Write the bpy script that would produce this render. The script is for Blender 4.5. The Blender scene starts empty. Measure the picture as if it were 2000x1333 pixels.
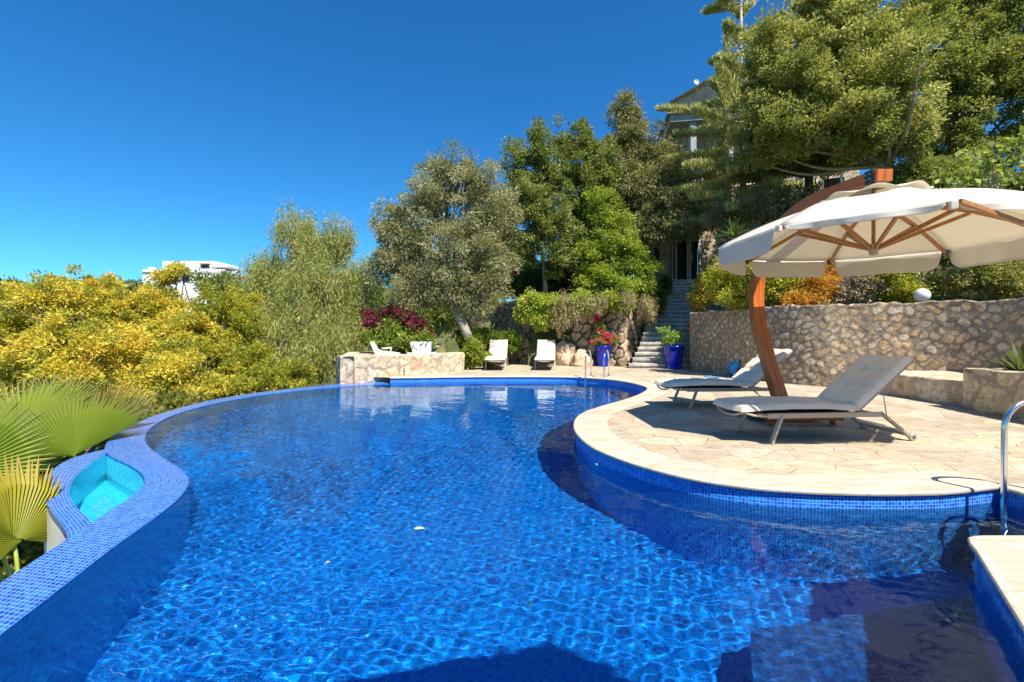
import bpy, math, random
import numpy as np
from mathutils import Vector, noise
from mathutils.geometry import tessellate_polygon
random.seed(7); RNG = np.random.default_rng(7)
S = bpy.context.scene; COL = S.collection
R = math.radians
# ---------------------------------------------------------------- camera
CAMZ, F, HY = 1.35, 900.0, 649.0
cam = bpy.data.objects.new('camera', bpy.data.cameras.new('camera')); COL.objects.link(cam)
cam.location = (0, 0, CAMZ); cam.rotation_euler = (R(90), 0, 0)
cam.data.sensor_width = 36; cam.data.lens = 36 * F / 2000; cam.data.shift_y = -17.5 / 2000
cam.data.clip_start = 0.05; cam.data.clip_end = 3000
S.camera = cam
# ---------------------------------------------------------------- light: sun from behind the camera, a little to its right
SUNDIR = Vector((0.36, -0.60, 1.0)).normalized()          # towards the sun
W = bpy.data.worlds.new('World'); S.world = W; W.use_nodes = True
wn = W.node_tree; wn.nodes.clear()
sky = wn.nodes.new('ShaderNodeTexSky'); sky.sky_type = 'NISHITA'; sky.sun_disc = False
sky.sun_elevation = math.asin(SUNDIR.z); sky.sun_rotation = math.atan2(SUNDIR.x, SUNDIR.y)
sky.air_density = 1.0; sky.dust_density = 0.25; sky.ozone_density = 3.0; sky.altitude = 300
hs = wn.nodes.new('ShaderNodeHueSaturation'); hs.inputs['Saturation'].default_value = 1.25
bg = wn.nodes.new('ShaderNodeBackground'); bg.inputs[1].default_value = 0.102
wo = wn.nodes.new('ShaderNodeOutputWorld')
tn = wn.nodes.new('ShaderNodeMix'); tn.data_type = 'RGBA'; tn.blend_type = 'MULTIPLY'; tn.inputs[0].default_value = 1; tn.inputs[7].default_value = (0.32, 0.80, 1.0, 1)
wn.links.new(sky.outputs[0], hs.inputs['Color']); wn.links.new(hs.outputs[0], tn.inputs[6]); wn.links.new(tn.outputs[2], bg.inputs[0]); wn.links.new(bg.outputs[0], wo.inputs[0])
sl = bpy.data.lights.new('sun', 'SUN'); sl.energy = 5.0; sl.angle = R(0.53); sl.color = (1, 0.94, 0.84)
sun = bpy.data.objects.new('sun', sl); COL.objects.link(sun)
sun.rotation_euler = SUNDIR.to_track_quat('Z', 'Y').to_euler()
sl.cycles.is_caustics_light = True
S.view_settings.view_transform = 'Standard'; S.view_settings.look = 'None'
S.view_settings.exposure = 0.8; S.view_settings.gamma = 1
S.render.engine = 'CYCLES'
cy = S.cycles; cy.use_denoising = True; cy.max_bounces = 8; cy.diffuse_bounces = 3; cy.glossy_bounces = 3
cy.transmission_bounces = 4; cy.transparent_max_bounces = 6; cy.caustics_reflective = False; cy.caustics_refractive = True
cy.sample_clamp_indirect = 6; cy.blur_glossy = 0.5
# ---------------------------------------------------------------- pixel helpers (surveying the photograph)
def G(px, py, z=0.0):                       # the point where the ray of a pixel meets height z
    d = F * (CAMZ - z) / (py - HY)
    return Vector(((px - 1000) / F * d, d, z))
def D(px, py, d):                           # the point at depth d on the ray of a pixel
    return Vector(((px - 1000) / F * d, d, CAMZ + (HY - py) / F * d))
# ---------------------------------------------------------------- node helper
class NT:
    def __init__(s, name):
        s.m = bpy.data.materials.new(name); s.m.use_nodes = True; s.t = s.m.node_tree; s.t.nodes.clear()
    def n(s, typ, ins=None, out=0, **kw):
        nd = s.t.nodes.new('ShaderNode' + typ)
        for k, v in kw.items(): setattr(nd, k, v)
        for k, v in (ins or {}).items():
            sock = nd.inputs[k]
            if hasattr(v, 'is_output'): s.t.links.new(v, sock)
            else:
                if isinstance(v, tuple) and len(v) == 3 and sock.type == 'RGBA': v = v + (1,)
                sock.default_value = v
        return nd.outputs[out]
    def math(s, op, a, b=0.0, c=0.0): return s.n('Math', {0: a, 1: b, 2: c}, operation=op)
    def mix(s, f, a, b, bt='MIX'): return s.n('Mix', {0: f, 6: a, 7: b}, out=2, data_type='RGBA', blend_type=bt)
    def ramp(s, f, stops, mode='LINEAR'):
        nd = s.t.nodes.new('ShaderNodeValToRGB'); s.t.links.new(f, nd.inputs[0]); cr = nd.color_ramp; cr.interpolation = mode
        while len(cr.elements) < len(stops): cr.elements.new(0.5)
        for e, (p, c) in zip(cr.elements, stops):
            e.position = p; e.color = tuple(c) + (1,) if len(c) == 3 else c
        return nd.outputs[0]
    def noise(s, vec, scale, det=4, rough=0.55, dist=0.0, out=0):
        return s.n('TexNoise', {'Vector': vec, 'Scale': scale, 'Detail': det, 'Roughness': rough, 'Distortion': dist}, out=out)
    def obj(s): return s.n('TexCoord', out=3)
    def bump(s, h, st=0.3, dist=0.02): return s.n('Bump', {'Height': h, 'Strength': st, 'Distance': dist})
    def bsdf(s, color, rough=0.6, normal=None, metal=0.0, spec=0.5, **ex):
        ins = {'Base Color': color, 'Roughness': rough, 'Metallic': metal, 'Specular IOR Level': spec}
        ins.update(ex)
        if normal is not None: ins['Normal'] = normal
        return s.n('BsdfPrincipled', ins)
    def out(s, sh):
        o = s.t.nodes.new('ShaderNodeOutputMaterial'); s.t.links.new(sh, o.inputs[0]); return s.m
def simple(name, col, rough=0.5, metal=0.0, var=0.12, scale=6, bump=0.1, spec=0.5):
    t = NT(name); c = t.obj(); nz = t.noise(c, scale, 5)
    dark = tuple(v * (1 - var * 2) for v in col); lite = tuple(min(1, v * (1 + var)) for v in col)
    colr = t.ramp(nz, [(0.3, dark), (0.7, lite)])
    fine = t.noise(c, scale * 18, 3)
    return t.out(t.bsdf(colr, rough, t.bump(fine, bump, 0.004), metal, spec))
def leafmat(name, trans=0.35, rough=0.5):
    t = NT(name); a = t.n('Attribute', attribute_name='tint')
    p = t.bsdf(a, rough, spec=0.35)
    tr = t.n('BsdfTranslucent', {'Color': t.mix(0.35, a, (0.35, 0.42, 0.02), 'MIX')})
    return t.out(t.n('MixShader', {0: trans, 1: p, 2: tr}))
M = {}
def mosaic(name, stops, grout, size=0.0265, rough=0.12):
    t = NT(name); uv = t.n('TexCoord', out=2)
    sc = t.n('VectorMath', {0: uv, 3: 1 / size}, operation='SCALE')
    fl = t.n('VectorMath', {0: sc}, operation='FLOOR'); fr = t.n('VectorMath', {0: sc}, operation='FRACTION')
    wn_ = t.n('TexWhiteNoise', {'Vector': fl}, noise_dimensions='3D')
    big = t.noise(uv, 1.3, 3)
    f = t.math('ADD', t.math('MULTIPLY', wn_, 0.8), t.math('MULTIPLY', t.math('SUBTRACT', big, 0.4), 0.5))
    col = t.ramp(f, stops)
    sx = t.n('SeparateXYZ', {0: fr}); sep = sx.node
    def edge(o): return t.math('ABSOLUTE', t.math('SUBTRACT', o, 0.5))
    e = t.math('MAXIMUM', edge(sep.outputs[0]), edge(sep.outputs[1]))
    g = t.n('MapRange', {0: e, 1: 0.415, 2: 0.45})
    col2 = t.mix(g, col, grout)
    rg = t.math('ADD', t.math('MULTIPLY', g, 0.5), rough)
    h = t.math('SUBTRACT', t.math('MULTIPLY', wn_, 0.3), g)
    return t.out(t.bsdf(col2, rg, t.bump(h, 0.5, 0.003), spec=0.6))
M['rim'] = mosaic('glass mosaic rim', [(0.1, (0.006, 0.05, 0.30)), (0.4, (0.012, 0.10, 0.50)), (0.65, (0.03, 0.18, 0.62)), (0.85, (0.02, 0.07, 0.40)), (1, (0.10, 0.28, 0.62))], (0.22, 0.36, 0.62), 0.034)
M['pooltile'] = mosaic('glass mosaic pool', [(0.1, (0.0, 0.07, 0.42)), (0.4, (0.0, 0.17, 0.66)), (0.65, (0.002, 0.28, 0.76)), (0.85, (0.0, 0.13, 0.58)), (1, (0.01, 0.44, 0.82))], (0.04, 0.25, 0.55), 0.0265)
M['poolfloor'] = mosaic('glass mosaic floor', [(0.1, (0.0, 0.09, 0.46)), (0.4, (0.0, 0.15, 0.58)), (0.65, (0.0, 0.24, 0.68)), (0.85, (0.0, 0.13, 0.55)), (1, (0.0, 0.44, 0.76))], (0.0, 0.19, 0.60), 0.0265)
M['bandtile'] = mosaic('glass mosaic waterline', [(0.1, (0.0, 0.07, 0.48)), (0.4, (0.005, 0.16, 0.70)), (0.65, (0.01, 0.28, 0.80)), (0.85, (0.0, 0.10, 0.56)), (1, (0.03, 0.42, 0.84))], (0.22, 0.42, 0.68), 0.028)
M['benchtile_shade'] = mosaic('shade-coloured bench mosaic', [(0.1, (0.0, 0.035, 0.18)), (0.5, (0.0, 0.06, 0.26)), (1, (0.0, 0.09, 0.30))], (0.0, 0.06, 0.24), 0.0265)  # tile darker than the pool floor: shade put into the bench colour
M['cyan'] = mosaic('pale turquoise mosaic', [(0.1, (0.0, 0.55, 0.82)), (0.5, (0.02, 0.72, 0.93)), (1, (0.08, 0.86, 0.95))], (0.2, 0.80, 0.93), 0.034)
def _water():
    t = NT('pool water')
    return t.out(t.n('BsdfGlass', {'Color': (0.74, 0.96, 1.0), 'Roughness': 0.0, 'IOR': 1.33}))
M['water'] = _water()
def _trav():
    t = NT('travertine coping'); uv = t.n('TexCoord', out=2); ob = t.obj()
    mp = t.n('Mapping', {'Vector': ob, 'Scale': (1.0, 5.0, 1.0), 'Rotation': (0, 0, 0.35)})
    vein = t.noise(mp, 2.2, 8, 0.62, 0.6); fine = t.noise(ob, 60, 4)
    sx = t.n('SeparateXYZ', {0: uv}).node
    u = t.math('DIVIDE', sx.outputs[0], 0.62); cell = t.math('FLOOR', u)
    rnd = t.n('TexWhiteNoise', {'W': cell}, noise_dimensions='1D')
    base = t.ramp(vein, [(0.28, (0.40, 0.30, 0.21)), (0.42, (0.54, 0.45, 0.35)), (0.58, (0.61, 0.54, 0.44)), (0.75, (0.68, 0.62, 0.53))])
    tint = t.mix(rnd, (0.92, 0.88, 0.82), (1.0, 1.0, 1.0)); c = t.mix(1.0, base, tint, 'MULTIPLY')
    pit = t.n('MapRange', {0: fine, 1: 0.30, 2: 0.40}); c = t.mix(pit, (0.55, 0.42, 0.30), c)
    e = t.math('ABSOLUTE', t.math('SUBTRACT', t.math('FRACT', u), 0.5)); j = t.n('MapRange', {0: e, 1: 0.490, 2: 0.495})
    c = t.mix(t.math('MULTIPLY', j, 0.6), c, (0.38, 0.30, 0.22))
    return t.out(t.bsdf(c, 0.55, t.bump(t.math('SUBTRACT', fine, j), 0.25, 0.004), spec=0.35))
M['trav'] = _trav()
def _flag():
    t = NT('crazy flagstone paving'); ob = t.obj(); wv = t.noise(ob, 2.2, 3, out=1)
    warp = t.n('VectorMath', {0: t.n('VectorMath', {0: wv, 1: (0.5, 0.5, 0.5)}, operation='SUBTRACT'), 3: 0.22}, operation='SCALE')
    p = t.n('VectorMath', {0: ob, 1: warp}, operation='ADD'); p = t.n('Mapping', {'Vector': p, 'Scale': (1, 1.15, 0)})
    cellc = t.n('TexVoronoi', {'Vector': p, 'Scale': 2.5, 'Randomness': 0.95}, out=1, voronoi_dimensions='2D')
    ed = t.n('TexVoronoi', {'Vector': p, 'Scale': 2.5, 'Randomness': 0.95}, voronoi_dimensions='2D', feature='DISTANCE_TO_EDGE')
    rnd = t.n('SeparateXYZ', {0: cellc})
    c = t.ramp(rnd, [(0, (0.40, 0.28, 0.17)), (0.2, (0.50, 0.43, 0.33)), (0.4, (0.36, 0.32, 0.27)), (0.6, (0.58, 0.47, 0.30)), (0.8, (0.60, 0.55, 0.46)), (1, (0.34, 0.28, 0.22))])
    mp = t.n('Mapping', {'Vector': ob, 'Scale': (1.0, 3.2, 1.0), 'Rotation': (0, 0, 0.2)})
    st = t.noise(mp, 3.0, 8, 0.65, 0.5); c = t.mix(0.55, c, t.ramp(st, [(0.25, (0.16, 0.12, 0.08)), (0.40, (0.42, 0.31, 0.19)), (0.53, (0.47, 0.39, 0.28)), (0.8, (0.62, 0.56, 0.46))]))
    wide = t.n('MapRange', {0: t.noise(ob, 5, 3), 1: 0.3, 2: 0.7, 3: 0.004, 4: 0.022})
    g = t.n('MapRange', {0: t.math('DIVIDE', ed, wide), 1: 0.5, 2: 1.3})
    spots = t.n('MapRange', {0: t.noise(ob, 16, 4), 1: 0.62, 2: 0.72}); c = t.mix(t.math('MULTIPLY', spots, 0.45), c, (0.30, 0.20, 0.12))
    c = t.mix(g, (0.27, 0.21, 0.15), c); mott = t.noise(ob, 7, 7, 0.7); c = t.mix(0.6, c, t.ramp(mott, [(0.3, (0.3, 0.27, 0.24)), (0.5, (0.5, 0.5, 0.5)), (0.7, (0.68, 0.66, 0.62))]), 'OVERLAY'); dirt = t.n('MapRange', {0: t.noise(ob, 0.8, 6, 0.6), 1: 0.5, 2: 0.72}); c = t.mix(t.math('MULTIPLY', dirt, 0.75), c, (0.30, 0.24, 0.17))
    h = t.math('ADD', t.math('MULTIPLY', g, 1.0), t.math('MULTIPLY', st, 0.7))
    return t.out(t.bsdf(c, 0.75, t.bump(h, 0.6, 0.012), spec=0.25))
M['flag'] = _flag()
def rubble(name, stops, mortar, mscale=1.0):
    t = NT(name); a = t.n('Attribute', attribute_name='stone').node; sx = t.n('SeparateXYZ', {0: a.outputs[1]}).node
    rnd, ed = sx.outputs[0], sx.outputs[1]; ob = t.obj()
    c = t.ramp(rnd, stops); c = t.mix(0.30, c, t.ramp(t.noise(ob, 5.5, 5, 0.7), stops)); nz = t.noise(ob, 9, 8, 0.68); c = t.mix(0.75, c, t.ramp(nz, [(0.25, (0.22, 0.19, 0.16)), (0.5, (0.62, 0.56, 0.48)), (0.75, (1.0, 0.95, 0.85))]), 'OVERLAY')
    nm = t.noise(ob, 25, 5); mo = t.ramp(nm, [(0.3, tuple(v * 0.6 for v in mortar)), (0.7, mortar)])
    edn = t.math('ADD', ed, t.math('MULTIPLY', t.math('SUBTRACT', nz, 0.5), 0.42 * mscale))
    g = t.n('MapRange', {0: edn, 1: 0.10 * mscale, 2: 0.17 * mscale}); c = t.mix(g, mo, c); sp = t.noise(ob, 34, 5, 0.75); c = t.mix(0.55, c, t.ramp(sp, [(0.32, (0.16, 0.14, 0.12)), (0.5, (0.5, 0.49, 0.47)), (0.68, (0.85, 0.82, 0.78))]), 'OVERLAY')
    big = t.noise(ob, 1.1, 4); c = t.mix(1, c, t.ramp(big, [(0.3, (0.72, 0.70, 0.70)), (0.65, (1.05, 1.0, 0.95))]), 'MULTIPLY')
    h = t.math('ADD', t.math('MULTIPLY', nz, 0.8), t.math('MULTIPLY', nm, 0.35))
    return t.out(t.bsdf(c, 0.88, t.bump(h, 0.9, 0.03), spec=0.2))
M['wallstone'] = rubble('rubble wall', [(0, (0.24, 0.19, 0.14)), (0.25, (0.40, 0.33, 0.23)), (0.45, (0.32, 0.29, 0.25)), (0.6, (0.48, 0.35, 0.20)), (0.8, (0.40, 0.39, 0.36)), (0.93, (0.56, 0.51, 0.44)), (1, (0.12, 0.09, 0.07))], (0.31, 0.265, 0.205), 2.2)
M['palestone'] = rubble('pale rubble', [(0, (0.55, 0.42, 0.28)), (0.3, (0.68, 0.56, 0.40)), (0.55, (0.50, 0.46, 0.40)), (0.8, (0.74, 0.64, 0.50)), (1, (0.42, 0.30, 0.20))], (0.56, 0.47, 0.36), 1.1)
M['rock'] = rubble('rough rock wall', [(0, (0.22, 0.18, 0.14)), (0.3, (0.42, 0.34, 0.25)), (0.6, (0.32, 0.28, 0.23)), (0.85, (0.56, 0.47, 0.36)), (1, (0.60, 0.44, 0.28))], (0.16, 0.13, 0.10), 1.0)
M['housestone'] = rubble('house stone', [(0, (0.34, 0.29, 0.24)), (0.4, (0.52, 0.46, 0.38)), (0.7, (0.46, 0.38, 0.29)), (1, (0.62, 0.56, 0.48))], (0.42, 0.39, 0.34), 1.2)
M['step'] = simple('worn step stone', (0.50, 0.46, 0.40), 0.85, var=0.25, scale=4, bump=0.7, spec=0.2)
M['wood'] = None
def _wood(name, a, b, rough, ax=2):
    t = NT(name); sc = [9, 9, 9]; sc[ax] = 0.7
    mp = t.n('Mapping', {'Vector': t.obj(), 'Scale': tuple(sc)}); nz = t.noise(mp, 4, 7, 0.6, 0.8)
    return t.out(t.bsdf(t.ramp(nz, [(0.3, a), (0.7, b)]), rough, t.bump(nz, 0.15, 0.003), spec=0.5))
M['wood'] = _wood('orange varnished wood', (0.34, 0.075, 0.014), (0.62, 0.17, 0.03), 0.32)
M['woodrib'] = _wood('golden wood', (0.28, 0.11, 0.025), (0.46, 0.21, 0.06), 0.45)
M['fabric'] = None
def _fabric(name, col, trans=0.0, var=0.04):
    t = NT(name); ob = t.obj(); nz = t.noise(ob, 3, 4); weave = t.noise(ob, 420, 2)
    c = t.ramp(nz, [(0.3, tuple(v * (1 - var * 2) for v in col)), (0.7, col)])
    fold = t.noise(ob, 5, 3)
    p = t.bsdf(c, 0.9, t.bump(t.math('ADD', t.math('MULTIPLY', weave, 0.25), fold), 0.22, 0.02), spec=0.1)
    if trans:
        tr = t.n('BsdfTranslucent', {'Color': (0.86, 0.78, 0.60, 1)}); p = t.n('MixShader', {0: trans, 1: p, 2: tr})
    return t.out(p)
M['canopy'] = _fabric('cream canopy cloth', (0.84, 0.81, 0.74), 0.42)
M['cushion'] = _fabric('pale grey cushion cloth', (0.88, 0.71, 0.54))
M['frame'] = simple('taupe aluminium', (0.40, 0.35, 0.28), 0.4, 0.2, 0.05, 3, 0.03)
M['dark'] = simple('dark plastic', (0.03, 0.03, 0.032), 0.5)
M['steel'] = simple('polished steel', (0.72, 0.72, 0.72), 0.16, 1.0, 0.04, 3, 0.02)
M['bluepot'] = simple('cobalt glazed pot', (0.004, 0.018, 0.42), 0.18, 0, 0.15, 5, 0.05)
M['cyanplastic'] = simple('cyan plastic', (0.0, 0.30, 0.62), 0.35)
M['white'] = simple('white render', (0.80, 0.78, 0.74), 0.7, 0, 0.06, 3, 0.3)
M['pillar'] = simple('weathered grey render', (0.34, 0.34, 0.34), 0.8, 0, 0.15, 2, 0.3)
M['whiteplastic'] = simple('white plastic', (0.82, 0.82, 0.80), 0.4)
M['bark'] = simple('brown bark', (0.16, 0.12, 0.085), 0.95, 0, 0.35, 12, 1.0, 0.1)
M['barkpale'] = simple('pale grey bark', (0.42, 0.36, 0.28), 0.9, 0, 0.25, 12, 1.0, 0.1)
M['soil'] = simple('dry soil', (0.20, 0.14, 0.09), 0.97, 0, 0.35, 3, 1.0, 0.1)
M['tile'] = simple('terracotta tile', (0.42, 0.17, 0.08), 0.8, 0, 0.2, 4, 0.5)
M['glassdark'] = simple('dark window glass', (0.02, 0.025, 0.03), 0.06, 0, 0.1, 2, 0)
M['framewhite'] = simple('painted window frame', (0.46, 0.43, 0.40), 0.5)
M['globe'] = simple('milky glass globe', (0.74, 0.72, 0.70), 0.25, 0, 0.05, 9, 0.1)
M['slab'] = simple('grey concrete slab', (0.42, 0.41, 0.39), 0.85, 0, 0.1, 5, 0.4)
M['palelf'] = simple('pale dead leaf', (0.50, 0.52, 0.28), 0.7)
M['leaf'] = leafmat('leaf', 0.42); M['needle'] = leafmat('needle', 0.30, 0.6); M['petal'] = leafmat('petal', 0.4, 0.7)
# ---------------------------------------------------------------- object helpers
def tag(o, label=None, cat=None, group=None, kind=None):
    if label: o['label'] = label
    if cat: o['category'] = cat
    if group: o['group'] = group
    if kind: o['kind'] = kind
    return o
def link(name, me, mat, parent=None):
    o = bpy.data.objects.new(name, me); COL.objects.link(o)
    if mat is not None: me.materials.append(mat)
    if parent is not None: o.parent = parent
    return o
def empty(name, loc=(0, 0, 0), rz=0.0, label=None, cat=None, group=None):
    o = bpy.data.objects.new(name, None); COL.objects.link(o); o.location = loc; o.rotation_euler = (0, 0, rz); o.empty_display_size = 0.2
    return tag(o, label, cat, group)
def copy_tree(o, parent=None):
    c = o.copy(); COL.objects.link(c)
    if parent is not None: c.parent = parent
    for ch in list(o.children): copy_tree(ch, c)
    return c
class MB:
    def __init__(s): s.v = []; s.f = []; s.uv = []
    def add(s, vs, fs, uvs=None):
        b = len(s.v); s.v += [tuple(v) for v in vs]; s.f += [tuple(b + i for i in f) for f in fs]
        s.uv += list(uvs) if uvs is not None else [(v[0], v[1]) for v in vs]; return s
    def box(s, c, size, rz=0.0, tilt=None):
        hx, hy, hz = size[0] / 2, size[1] / 2, size[2] / 2; cs, sn = math.cos(rz), math.sin(rz); vs = []
        for dz in (-hz, hz):
            for dx, dy in ((-hx, -hy), (hx, -hy), (hx, hy), (-hx, hy)):
                vs.append((c[0] + dx * cs - dy * sn, c[1] + dx * sn + dy * cs, c[2] + dz))
        return s.add(vs, [(3, 2, 1, 0), (4, 5, 6, 7), (0, 1, 5, 4), (1, 2, 6, 5), (2, 3, 7, 6), (3, 0, 4, 7)])
    def bar(s, a, b, w, h, up=(0, 0, 1)):
        a, b, up = Vector(a), Vector(b), Vector(up); d = (b - a).normalized(); x = d.cross(up)
        if x.length < 1e-4: x = Vector((1, 0, 0))
        x.normalize(); y = x.cross(d); vs = []
        for p in (a, b):
            for i, j in ((-1, -1), (1, -1), (1, 1), (-1, 1)): vs.append(p + x * i * w / 2 + y * j * h / 2)
        return s.add(vs, [(0, 1, 2, 3), (7, 6, 5, 4), (1, 0, 4, 5), (2, 1, 5, 6), (3, 2, 6, 7), (0, 3, 7, 4)])
    def tube(s, pts, r, n=10, caps=True):
        pts = [Vector(p) for p in pts]; rs = r if isinstance(r, (list, tuple)) else [r] * len(pts); vs = []; fs = []; prev = None
        for i, p in enumerate(pts):
            d = (pts[min(i + 1, len(pts) - 1)] - pts[max(i - 1, 0)]).normalized()
            if prev is None: x = d.cross(Vector((0, 0, 1)) if abs(d.z) < 0.9 else Vector((1, 0, 0)))
            else: x = prev - d * prev.dot(d)
            x.normalize(); prev = x; y = d.cross(x)
            for k in range(n):
                a = 2 * math.pi * k / n; vs.append(p + (x * math.cos(a) + y * math.sin(a)) * rs[i])
        for i in range(len(pts) - 1):
            for k in range(n):
                k2 = (k + 1) % n; fs.append((i * n + k, i * n + k2, (i + 1) * n + k2, (i + 1) * n + k))
        if caps: fs.append(tuple(range(n - 1, -1, -1))); fs.append(tuple((len(pts) - 1) * n + k for k in range(n)))
        return s.add(vs, fs)
    def lathe(s, c, prof, n=32, axis='z'):
        vs = []; fs = []
        for r, z in prof:
            for k in range(n):
                a = 2 * math.pi * k / n; x, y = r * math.cos(a), r * math.sin(a)
                if axis == 'z': vs.append((c[0] + x, c[1] + y, c[2] + z))
                elif axis == 'y': vs.append((c[0] + x, c[1] + z, c[2] + y))
                else: vs.append((c[0] + z, c[1] + x, c[2] + y))
        for i in range(len(prof) - 1):
            for k in range(n):
                k2 = (k + 1) % n; fs.append((i * n + k, i * n + k2, (i + 1) * n + k2, (i + 1) * n + k))
        return s.add(vs, fs)
    def grid(s, P, UV=None):
        nu, nv = len(P), len(P[0]); vs = [p for row in P for p in row]
        uv = [u for row in UV for u in row] if UV is not None else None
        return s.add(vs, [(i * nv + j, (i + 1) * nv + j, (i + 1) * nv + j + 1, i * nv + j + 1) for i in range(nu - 1) for j in range(nv - 1)], uv)
    def build(s, name, mat, parent=None, smooth=False, bevel=0.0, solid=0.0, sub=0):
        me = bpy.data.meshes.new(name); me.from_pydata(s.v, [], s.f); ul = me.uv_layers.new(name='UVMap')
        idx = np.empty(len(me.loops), 'i'); me.loops.foreach_get('vertex_index', idx)
        ul.data.foreach_set('uv', np.array(s.uv, 'f')[idx].ravel())
        if smooth: me.polygons.foreach_set('use_smooth', [True] * len(me.polygons))
        o = link(name, me, mat, parent)
        if solid: m = o.modifiers.new('thick', 'SOLIDIFY'); m.thickness = solid; m.offset = 0
        if bevel: m = o.modifiers.new('bevel', 'BEVEL'); m.width = bevel; m.segments = 2; m.limit_method = 'ANGLE'
        if sub: m = o.modifiers.new('sub', 'SUBSURF'); m.levels = sub; m.render_levels = sub
        return o
def catmull(pts, n=8, closed=False):
    pts = [Vector(p) for p in pts]; out = []; N = len(pts)
    for i in range(N if closed else N - 1):
        if closed: p0, p1, p2, p3 = pts[(i - 1) % N], pts[i], pts[(i + 1) % N], pts[(i + 2) % N]
        else: p0, p1, p2, p3 = pts[max(i - 1, 0)], pts[i], pts[i + 1], pts[min(i + 2, N - 1)]
        for k in range(n):
            t = k / n; out.append(0.5 * ((2 * p1) + (p2 - p0) * t + (2 * p0 - 5 * p1 + 4 * p2 - p3) * t * t + (3 * p1 - p0 - 3 * p2 + p3) * t ** 3))
    if not closed: out.append(pts[-1].copy())
    return out
def arclen(pts):
    L = [0.0]
    for a, b in zip(pts, pts[1:]): L.append(L[-1] + (b - a).length)
    return L
def resample(pts, step):
    L = arclen(pts); n = max(2, int(L[-1] / step)); out = []; j = 0
    for i in range(n + 1):
        s_ = L[-1] * i / n
        while j < len(L) - 2 and L[j + 1] < s_: j += 1
        t = (s_ - L[j]) / max(1e-9, L[j + 1] - L[j]); out.append(pts[j].lerp(pts[j + 1], min(1, t)))
    return out
def normals2(pts):
    out = []
    for i in range(len(pts)):
        d = pts[min(i + 1, len(pts) - 1)] - pts[max(i - 1, 0)]; d = Vector((d.x, d.y, 0)).normalized(); out.append(Vector((-d.y, d.x, 0)))
    return out
def poly(name, pts, z, mat, kind=None, parent=None, bottom=None):
    pts = [Vector((p.x, p.y, z)) for p in pts]; tris = tessellate_polygon([pts]); m = MB(); m.add(pts, [tuple(t) for t in tris])
    o = m.build(name, mat, parent)
    import bmesh; bm = bmesh.new(); bm.from_mesh(o.data); bmesh.ops.recalc_face_normals(bm, faces=bm.faces)
    if sum(f.normal.z * f.calc_area() for f in bm.faces) < 0: bmesh.ops.reverse_faces(bm, faces=bm.faces)
    bm.to_mesh(o.data); bm.free()
    if kind: o['kind'] = kind
    return o
def strip(m, pa, pb, v0, v1):
    L = arclen([Vector((p.x, p.y, 0)) for p in pa]); m.grid([[a, b] for a, b in zip(pa, pb)], [[(l, v0), (l, v1)] for l in L])
def inside(poly_, x, y):
    c = np.zeros(x.shape, bool); n = len(poly_)
    for i in range(n):
        x1, y1 = poly_[i][0], poly_[i][1]; x2, y2 = poly_[(i + 1) % n][0], poly_[(i + 1) % n][1]
        if y1 == y2: continue
        cond = ((y1 > y) != (y2 > y)) & (x < (x2 - x1) * (y - y1) / (y2 - y1) + x1); c ^= cond
    return c
def mesh_arrays(name, V, faces, mat, parent=None, color=None, smooth=False, attr='tint'):
    me = bpy.data.meshes.new(name); n, k = faces.shape
    me.vertices.add(len(V)); me.vertices.foreach_set('co', V.astype('f').ravel())
    me.loops.add(n * k); me.loops.foreach_set('vertex_index', faces.astype('i').ravel())
    me.polygons.add(n); me.polygons.foreach_set('loop_start', np.arange(0, n * k, k, dtype='i')); me.polygons.foreach_set('loop_total', np.full(n, k, 'i'))
    if smooth: me.polygons.foreach_set('use_smooth', np.ones(n, bool))
    me.update(calc_edges=True)
    if color is not None:
        a = me.color_attributes.new(attr, 'FLOAT_COLOR', 'POINT'); c = np.ones((len(V), 4), 'f'); c[:, :3] = color; a.data.foreach_set('color', c.ravel())
    return link(name, me, mat, parent)
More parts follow.
